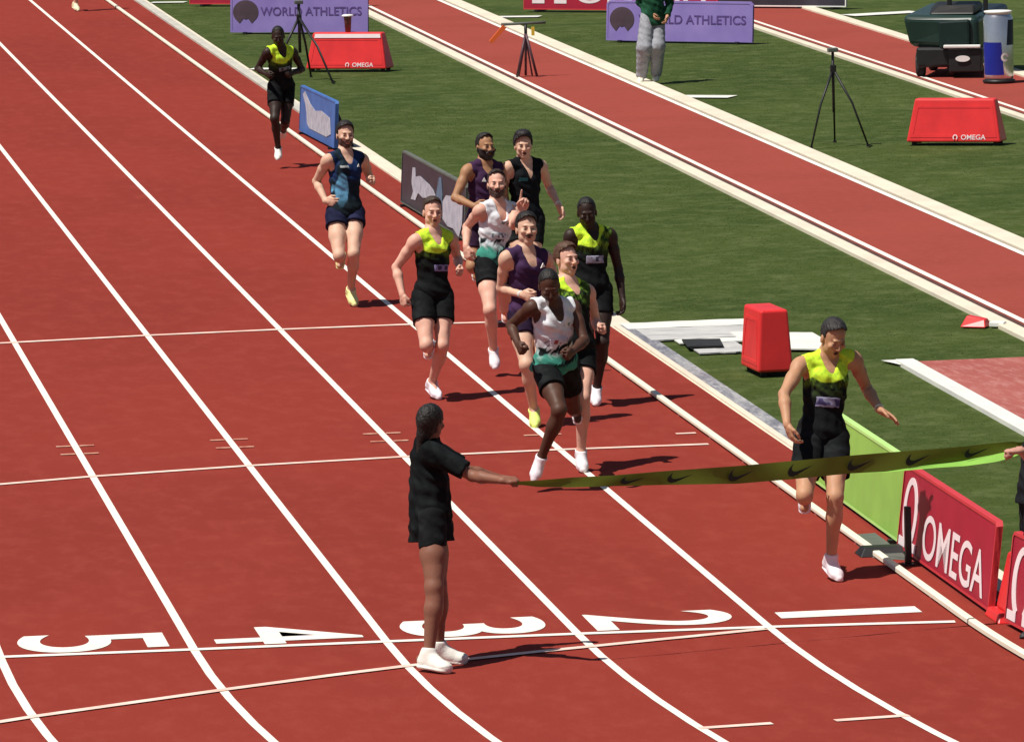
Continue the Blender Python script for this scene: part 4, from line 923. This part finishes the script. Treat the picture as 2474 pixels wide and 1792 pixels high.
def chest_patch(name, m, cx, cw, rx, rz, poly=None):
    def ex(o, root, K, D):
        T = np.linalg.norm(D['N']-D['P0']); c0 = D['tq'](cw)+D['lat']*cx; pts = poly or [(-1, -1), (1, -1), (0, 1)]
        S_ = D['S']; V = []
        for a, b in pts:
            xx = cx+a*rx; zz = b*rz; dep = .106*S_*math.sqrt(max(.05, 1-(xx/(.155*S_))**2))+.024
            V.append(D['tq'](cw)+D['lat']*xx+D['up']*zz+D['f']*dep-root)
        e = mesh_obj(name, V, [tuple(range(len(V)))], m, o); sm = e.modifiers.new('t', 'SOLIDIFY'); sm.thickness = .006; sm.offset = 0
    return ex
def wristband(s, col, wd=.02):
    def ex(o, root, K, D):
        W, E_ = K['w'+s], K['e'+s]; d = nrm(W-E_); F = Field(W-.08, W+.08, .005); F.cone(W-d*.05, W, .032*D['S'], .031*D['S'], .01); F.cut(W-d*.008, d); F.cut(W-d*(.008+wd), -d); fld_obj('wristband', F, M['shoe'], o, root, const(col))
    return ex

LT_ = (.64, .40, .29); PINK = (.68, .39, .295); TAN = (.48, .26, .15); DARK = (.075, .032, .020); VDARK = (.030, .016, .012); OLIVE = (.36, .19, .10)
BLK = (.010, .008, .008); BRN = (.045, .022, .012)
RUN = (0.0, -1.0, 0)
PK = 'athletes running in the chasing pack'
people = []
# official holding the tape, left
people.append(dict(id='A', h=.0058, S=.95, Y=-1.0, wide=.93, fem=True, skin=(.23, .10, .065), hair='long', hairc=(.010, .008, .007), leg=1.08, tor=.50,
  J=dict(hip=(1041, 1259), nb=(1033, 1072, -1), hl=(1043, 1263, 1), hr=(1042, 1258, -1), sl=(1048, 1096, 1), sr=(1040, 1082, -1),
         el=(1142, 1150, 1), wl=(1216, 1160, 1), er=(1128, 1136, -1), wr=(1212, 1156, -1),
         kl=(1050, 1418, 1), al=(1036, 1581, -1), tl=(1082, 1617, 1), kr=(1058, 1412, 1), ar=(1060, 1562, -1), tr=(1122, 1594, 1), hd=(1040, 1020, 1)),
  face=(.72, .75, 0), nod=.12, top='shirt', topname='t_shirt', hemw=-.26, sleeve=.80, topcol=flat_top((.005, .006, .007), (.014, .017, .018)), short=.40, loose=.0, skirt=1.0, waist=.02,
  handl=('fist', (1, 0, 0), (0, .3, -1)), handr=('fist', (1, -.1, 0), (0, -.3, -1)), shoec=(.78, .76, .70), solec=(.74, .72, .66), sock=.03, shoeS=1.18,
  label='official in black t-shirt with long dark hair, seen from behind holding the tape'))
# finisher
people.append(dict(id='B', h=.0058, S=1.03, Y=1.9, stance='r', skin=TAN, hair='crop', hairline=.112, hairc=(.02, .018, .018), tor=.52, mouth=.010, nod=.26,
  J=dict(hip=(1984, 1062), nb=(1998, 868, 1), hl=(1954, 1072, 1), hr=(2015, 1070, -1), sl=(1934, 880, 1), sr=(2062, 866, -1),
         el=(1894, 952, 1), wl=(1902, 1026, 1), er=(2094, 938, -1), wr=(2126, 990, 1),
         kl=(1944, 1196, 1), al=(1944, 1200, -1), tl=(1944, 1184, -1), kr=(2018, 1200, 1), ar=(2008, 1348, -1), tr=(2030, 1398, 1), hd=(2013, 815, 1)),
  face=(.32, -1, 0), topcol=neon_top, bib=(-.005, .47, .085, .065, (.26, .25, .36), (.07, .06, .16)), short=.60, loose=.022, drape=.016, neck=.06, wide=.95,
  handl=('relaxed', (.25, -.2, -1), None), handr=('open', (.75, -.6, -.45), (-.1, -.6, -1)), shoec=(.80, .74, .78), solec=(.78, .72, .72), sock=.02,
  extra=[wristband('r', (.7, .7, .55))],
  label='runner in black and neon singlet alone in front, about to break the finish tape'))
# leader of the pack
people.append(dict(id='C', h=.006, S=1.0, Y=6.5, stance='l', air=.07, skin=DARK, hair='buzz', hairc=(.010, .008, .007), nod=.34, tor=.48, mouth=.004,
  J=dict(hip=(1342, 888), nb=(1334, 738, 1), hl=(1318, 896, 1), hr=(1366, 892, -1), sl=(1285, 742, 1), sr=(1384, 738, -1),
         el=(1234, 785, -1), wl=(1252, 832, 1), er=(1412, 822, 1), wr=(1382, 850, 1),
         kl=(1352, 990, 1), al=(1308, 1105, -1), tl=(1290, 1160, 1), kr=(1385, 985, -1), ar=(1394, 990, -1), tr=(1396, 972, -1), hd=(1327, 690, 1)),
  face=(-.05, -1, 0), topcol=white_top, bib=(-.02, .48, .075, .06, (.60, .66, .74), (.30, .07, .06)), short=.50, loose=.020, neck=.07, drape=.02, hemw=-.05,
  handl=('fist', None, None), handr=('fist', None, None), shoec=(.82, .76, .82), solec=(.78, .70, .58), sock=.0, group=PK,
  label='dark skinned runner in white and teal singlet leading the pack, head bowed'))
people.append(dict(id='D', h=.0065, S=1.01, Y=8.2, stance='r', skin=PINK, hair='short', hairc=(.085, .040, .022), hairline=.108, nod=-.05, mouth=.008,
  J=dict(hip=(1392, 848), nb=(1372, 686, 1), hl=(1366, 856, 1), hr=(1410, 852, -1), sl=(1330, 704, 1), sr=(1420, 702, -1),
         el=(1305, 780, -1), wl=(1322, 820, 1), er=(1440, 780, -1), wr=(1450, 796, 1),
         kl=(1376, 950, 1), al=(1388, 968, -1), tl=(1392, 1010, -1), kr=(1408, 962, 1), ar=(1404, 1090, -1), tr=(1410, 1136, 1), hd=(1368, 617, 1)),
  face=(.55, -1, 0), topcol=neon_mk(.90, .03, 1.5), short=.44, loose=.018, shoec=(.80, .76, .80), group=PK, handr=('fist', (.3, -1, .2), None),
  label='pale runner with brown hair in neon collared black singlet just behind the pack leader'))
people.append(dict(id='E', h=.0065, S=1.02, Y=10.6, stance='l', skin=LT_, hair='short', hairc=(.012, .009, .008), moustache=True, nod=-.04, mouth=.003, head=1.04,
  J=dict(hip=(1278, 762), nb=(1270, 610, 1), hl=(1254, 770, 1), hr=(1300, 766, -1), sl=(1222, 622, 1), sr=(1318, 620, -1),
         el=(1210, 696, -1), wl=(1262, 712, 1), er=(1345, 690, -1), wr=(1330, 740, 1),
         kl=(1272, 880, 1), al=(1290, 990, -1), tl=(1293, 1028, 1), kr=(1310, 870, 1), ar=(1325, 890, -1), tr=(1330, 930, -1), hd=(1272, 550, 1)),
  face=(.10, -1, 0), topcol=flat_top((.050, .022, .065), (.060, .030, .085)), neck=.075, short=.40, botcol=(.020, .010, .028), shoec=(.70, .85, .20), solec=(.7, .8, .25), group=PK,
  extra=[chest_patch('chest_logo', M['white'], .085, .80, .030, .018), wristband('l', (.6, .6, .6))],
  label='runner with dark moustache and purple singlet in the middle of the pack'))
people.append(dict(id='F', h=.0065, S=1.0, Y=12.0, stance='r', skin=VDARK, hair='buzz', hairc=(.008, .007, .007), nod=.05,
  J=dict(hip=(1428, 704), nb=(1424, 556, 1), hl=(1404, 710, 1), hr=(1452, 706, -1), sl=(1378, 568, 1), sr=(1474, 566, -1),
         el=(1372, 650, -1), wl=(1390, 690, 1), er=(1494, 650, -1), wr=(1504, 722, 1),
         kl=(1420, 820, 1), al=(1428, 846, -1), tl=(1430, 880, -1), kr=(1456, 826, 1), ar=(1442, 936, -1), tr=(1440, 976, 1), hd=(1418, 513, 1)),
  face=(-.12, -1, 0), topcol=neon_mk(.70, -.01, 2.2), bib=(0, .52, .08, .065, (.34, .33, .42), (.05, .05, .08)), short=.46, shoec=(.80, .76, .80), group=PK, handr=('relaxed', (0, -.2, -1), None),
  label='dark skinned runner in neon chested black singlet on the infield side of the pack'))
people.append(dict(id='G', h=.0065, S=1.0, Y=14.0, stance='l', air=.06, skin=PINK, hair='crop', hairline=.116, hairc=(.03, .018, .014), beard=.004, beardc=(.06, .03, .025), mouth=.013, nod=-.08,
  J=dict(hip=(1192, 640), nb=(1199, 498, 1), hl=(1174, 648, 1), hr=(1216, 644, -1), sl=(1160, 508, 1), sr=(1242, 506, -1),
         el=(1128, 548, -1), wl=(1126, 596, 1), er=(1240, 545, 1), wr=(1262, 508, 1),
         kl=(1184, 748, 1), al=(1192, 844, -1), tl=(1197, 888, 1), kr=(1222, 742, -1), ar=(1224, 750, -1), tr=(1226, 735, -1), hd=(1200, 440, 1)),
  face=(-.05, -1, 0), topcol=white_top, short=.40, shoec=(.80, .74, .78), group=PK, handl=('loose', (.1, -.2, -1), None), handr=('fist', (.2, -.2, 1), (-.2, -1, 0), 1), hands=1.15,
  bib=(-.01, .50, .08, .06, (.62, .70, .74), (.12, .16, .2)), neck=.09,
  label='grimacing bearded runner in white and teal singlet raising one pointing finger'))
people.append(dict(id='H', h=.007, S=1.0, Y=17.4, stance='r', skin=OLIVE, hair='crop', hairline=.118, hairc=(.012, .009, .008), beard=.012, nod=-.05,
  J=dict(hip=(1168, 540), nb=(1170, 400, 1), hl=(1148, 546, 1), hr=(1188, 543, -1), sl=(1130, 410, 1), sr=(1212, 408, -1),
         el=(1099, 478, 1), wl=(1146, 498, 1), er=(1220, 482, -1), wr=(1190, 505, 1),
         kl=(1140, 644, 1), al=(1150, 650, -1), tl=(1154, 635, -1), kr=(1184, 650, 1), ar=(1186, 750, -1), tr=(1188, 784, 1), hd=(1172, 355, 1)),
  face=(.38, -1, 0), topcol=flat_top((.050, .022, .060), (.065, .032, .085)), botcol=(.022, .008, .022), short=.62, shoec=(.7, .7, .7), group=PK, handl=('open', (.8, -.6, -.1), None),
  extra=[chest_patch('chest_logo', M['white'], -.075, .76, .02, .02)],
  label='bearded runner in purple singlet at the back left of the pack, elbow out'))
people.append(dict(id='I', h=.007, S=1.0, Y=18.0, stance='r', skin=LT_, hair='curly', hairc=(.012, .009, .009), nod=-.08, mouth=.010,
  J=dict(hip=(1270, 535), nb=(1266, 394, 1), hl=(1250, 541, 1), hr=(1292, 538, -1), sl=(1226, 404, 1), sr=(1308, 400, -1),
         el=(1214, 474, -1), wl=(1226, 510, 1), er=(1326, 450, -1), wr=(1350, 496, 1),
         kl=(1254, 640, 1), al=(1262, 645, -1), tl=(1264, 630, -1), kr=(1284, 644, 1), ar=(1282, 742, -1), tr=(1284, 776, 1), hd=(1264, 352, 1)),
  face=(-.02, -1, 0), topcol=zip_top, vneck=True, short=.5, shoec=(.7, .7, .7), group=PK, handr=('relaxed', (.4, -.3, -1), None),
  extra=[wristband('r', (.75, .75, .7))],
  label='curly haired runner in black singlet with open zip at the back of the pack'))
people.append(dict(id='J', h=.0062, S=1.0, Y=12.9, stance='r', skin=PINK, hair='crop', hairline=.108, hairc=(.045, .026, .018), nod=.04, mouth=.006,
  J=dict(hip=(1045, 720), nb=(1044, 566, 1), hl=(1022, 726, 1), hr=(1068, 722, -1), sl=(1004, 580, 1), sr=(1090, 576, -1),
         el=(957, 646, -1), wl=(972, 712, 1), er=(1106, 625, -1), wr=(1110, 648, 1),
         kl=(1030, 834, 1), al=(1036, 836, -1), tl=(1040, 818, -1), kr=(1069, 834, 1), ar=(1044, 922, -1), tr=(1062, 960, 1), hd=(1045, 512, 1)),
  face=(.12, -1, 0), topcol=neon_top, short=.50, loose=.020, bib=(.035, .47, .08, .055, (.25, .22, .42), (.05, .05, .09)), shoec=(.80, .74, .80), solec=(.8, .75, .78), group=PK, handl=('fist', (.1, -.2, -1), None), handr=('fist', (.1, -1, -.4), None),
  label='pale runner in neon and black singlet at the left edge of the pack'))
people.append(dict(id='K', h=.0065, S=1.03, Y=20.2, stance='r', skin=LT_, hair='short', hairc=(.012, .009, .008), beard=.003, beardc=(.08, .04, .03), nod=.02,
  J=dict(hip=(834, 518), nb=(833, 374, 1), hl=(812, 524, 1), hr=(856, 520, -1), sl=(792, 386, 1), sr=(876, 384, -1),
         el=(764, 438, -1), wl=(787, 486, 1), er=(894, 432, -1), wr=(898, 440, 1),
         kl=(819, 618, 1), al=(823, 622, -1), tl=(826, 606, -1), kr=(855, 612, 1), ar=(848, 698, -1), tr=(858, 736, 1), hd=(834, 326, 1)),
  face=(.15, -1, 0), topcol=navy_top, hemw=-.04, short=.26, loose=.02, botcol=(.012, .014, .040), shoec=(.80, .82, .35), solec=(.75, .75, .40), group='athletes trailing behind the pack', handl=('relaxed', (.8, -.6, -.1), None), handr=('fist', (.2, -1, .3), None),
  extra=[chest_patch('chest_logo', M['white'], .080, .82, .014, .014)],
  label='tall runner in dark navy singlet with sky blue side, trailing on the left'))
people.append(dict(id='L', h=.0075, S=.97, Y=36.0, stance='l', air=.10, skin=VDARK, hair='buzz', hairc=(.008, .007, .007), nod=.12,
  J=dict(hip=(679, 212), nb=(676, 118, 1), hl=(665, 215, 1), hr=(694, 213, -1), sl=(646, 126, 1), sr=(707, 124, -1),
         el=(622, 166, -1), wl=(644, 180, 1), er=(730, 168, -1), wr=(706, 178, 1),
         kl=(664, 286, 1), al=(672, 358, -1), tl=(671, 384, 1), kr=(690, 292, 1), ar=(684, 316, -1), tr=(680, 336, -1), hd=(672, 88, 1)),
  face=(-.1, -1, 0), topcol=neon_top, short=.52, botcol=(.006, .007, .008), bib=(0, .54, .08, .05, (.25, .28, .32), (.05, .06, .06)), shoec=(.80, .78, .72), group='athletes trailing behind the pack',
  label='dark skinned runner in neon chested black singlet alone by the blue boards'))
people.append(dict(id='M', h=.0085, S=1.0, Y=68.8, stance='r', skin=LT_, hair='short', nod=.1,
  J=dict(hip=(182, -110), nb=(181, -184, 1), hl=(171, -107, 1), hr=(193, -108, -1), sl=(160, -178, 1), sr=(204, -179, -1),
         el=(150, -138, -1), wl=(165, -110, 1), er=(214, -142, -1), wr=(204, -112, 1),
         kl=(176, -46, 1), al=(180, -22, -1), tl=(182, 0, -1), kr=(192, -47, 1), ar=(182, 8, -1), tr=(190, 25, 1), hd=(181, -208, 1)),
  face=(0, -1, 0), topcol=flat_top((.02, .03, .10)), short=.4, shoec=(.80, .76, .50), group='athletes trailing behind the pack',
  label='last runner of whom only one pale shoe and ankle show at the top left'))
people.append(dict(id='N', h=.0075, S=1.0, Y=48.4, stance='lr', skin=TAN, hair='short', nod=.2,
  J=dict(hip=(1578, 42), nb=(1574, -48, 1), hl=(1564, 44, 1), hr=(1590, 42, -1), sl=(1548, -40, 1), sr=(1606, -41, -1),
         el=(1546, 6, -1), wl=(1572, 36, 1), er=(1618, 8, -1), wr=(1612, 42, 1),
         kl=(1557, 116, 1), al=(1550, 182, -1), tl=(1546, 200, 1), kr=(1588, 112, 1), ar=(1586, 178, -1), tr=(1582, 195, 1), hd=(1574, -78, 1)),
  face=(-.5, -1, 0), top='jacket', topname='jacket', hemw=-.22, sleeve=1.0, topcol=flat_top((.010, .050, .026), (.03, .13, .07)), short=1.5, loose=.045, leg=.85, botcol=(.30, .31, .34), shoec=(.75, .73, .6), solec=(.5, .45, .12), sock=-.01,
  handl=('relaxed', None, None), handr=('relaxed', None, None),
  label='standing official in green jacket and pale grey trousers before the right lilac board'))
people.append(dict(id='O', h=.0065, S=1.0, Y=-.50, nofit=True, stance='lr', skin=(.50, .26, .20), hair='short', nod=.1,
  J=dict(hip=(2510, 1196), nb=(2528, 1006, 1), hl=(2497, 1204, -1), hr=(2509, 1200, 1), sl=(2518, 1024, -1), sr=(2532, 1028, 1),
         el=(2512, 1110, -1), wl=(2464, 1080, 1), er=(2512, 1130, 1), wr=(2466, 1088, 1),
         kl=(2496, 1364, -1), al=(2506, 1520, 1), tl=(2462, 1530, -1), kr=(2504, 1374, 1), ar=(2514, 1524, 1), tr=(2468, 1534, 1), hd=(2540, 952, 1)),
  face=(-1, -.1, 0), top='shirt', topname='jacket', hemw=-.12, sleeve=1.0, topcol=flat_top((.010, .011, .014), (.02, .022, .026)), short=1.5, loose=.014, botcol=(.008, .010, .012), shoec=(.02, .02, .02), solec=(.05, .05, .05),
  handl=('fist', (-1, 0, -.1), (0, 0, -1)), handr=('fist', (-1, .1, 0), (0, 0, -1)),
  label='official in black at the right edge gripping the tape, only hand and flank showing'))
PEO = {}
for sp in people:
    PEO[sp['id']] = person(sp)

# ------------------------------------------------------------------ finish tape with printed curved ticks
TY = -.85
ctl = [(1238, 1163, 1170, 0), (1262, 1162, 1171, 0), (1300, 1160, 1176, 0), (1380, 1153, 1177, .0), (1480, 1148, 1174, .0), (1600, 1138, 1171, .0), (1784, 1125, 1168, 0), (1915, 1113, 1157, 0), (2056, 1100, 1143, 0), (2140, 1093, 1139, .08),
       (2192, 1089, 1131, .30), (2260, 1084, 1120, .6), (2328, 1078, 1112, .85), (2400, 1070, 1098, 1.1), (2446, 1066, 1088, .9), (2475, 1070, 1084, .4)]
U_ = np.linspace(1240, 2475, 90); ct = np.array(ctl, float); top_ = np.interp(U_, ct[:, 0], ct[:, 1]); bot_ = np.interp(U_, ct[:, 0], ct[:, 2]); fl = np.interp(U_, ct[:, 0], ct[:, 3])
PA = PEO['A'][1]['wl']; PO = PEO['O'][1]['wl']
def tape_Y(u): t = (u-1262)/(2475-1262); a = PA[1]-.02; b = PO[1]-.02; return a+(b-a)*t
V = []
for i, u in enumerate(U_):
    Yp = tape_Y(u); a = on_Y(u, top_[i], Yp); b = on_Y(u, bot_[i], Yp+.012*math.sin(i*.35)); c_ = b+np.array([0, -.085*fl[i], -.030*fl[i]-.0005])
    V += [a, (a+b)/2+np.array([0, .006*math.sin(i*.23), 0]), b, c_]
V3_ = [v for i in range(len(U_)) for v in V[4*i:4*i+3]]
base = V[0].copy(); F = []
for i in range(len(U_)-1):
    for k in range(2): F.append((3*i+k, 3*i+k+1, 3*i+4+k, 3*i+3+k))
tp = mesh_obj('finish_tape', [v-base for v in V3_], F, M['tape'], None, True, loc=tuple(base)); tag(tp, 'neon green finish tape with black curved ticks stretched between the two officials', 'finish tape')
i0 = min(i for i in range(len(U_)) if fl[i] > .02)
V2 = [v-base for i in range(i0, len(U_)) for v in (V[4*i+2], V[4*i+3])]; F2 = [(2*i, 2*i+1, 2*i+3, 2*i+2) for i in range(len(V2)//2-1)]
mesh_obj('sunlit_fold', V2, F2, M['tapelit'], tp, True)  # lower fold of the tape, sunlight painted in as a brighter neon
sw = [(1, .66), (.80, .50), (.60, .34), (.42, .20), (.28, .10), (.16, .06), (.07, .10), (.01, .22), (.0, .38), (.05, .55), (.14, .72), (.24, .86), (.19, .72), (.16, .58), (.17, .46), (.23, .38), (.33, .36), (.50, .42), (.75, .54)]
for u in (1530, 1643, 1790, 1934, 2078, 2219, 2361):
    V = []; hh = np.interp(u, U_, bot_-top_); kx = 62
    for a, b in sw:
        uu = u-kx/2+a*kx; t_ = np.interp(uu, U_, top_); bb = np.interp(uu, U_, bot_); vv = t_+(bb-t_)*(1-(.08+b*.90)); V.append(on_Y(uu, vv, tape_Y(uu)-.010-.006)-base)
    n = len(V); ctr = sum(V)/n
    mesh_obj('curved_tick', V, [tuple(range(n))], M['tapeblack'], tp).modifiers.new('t', 'SOLIDIFY').thickness = .002
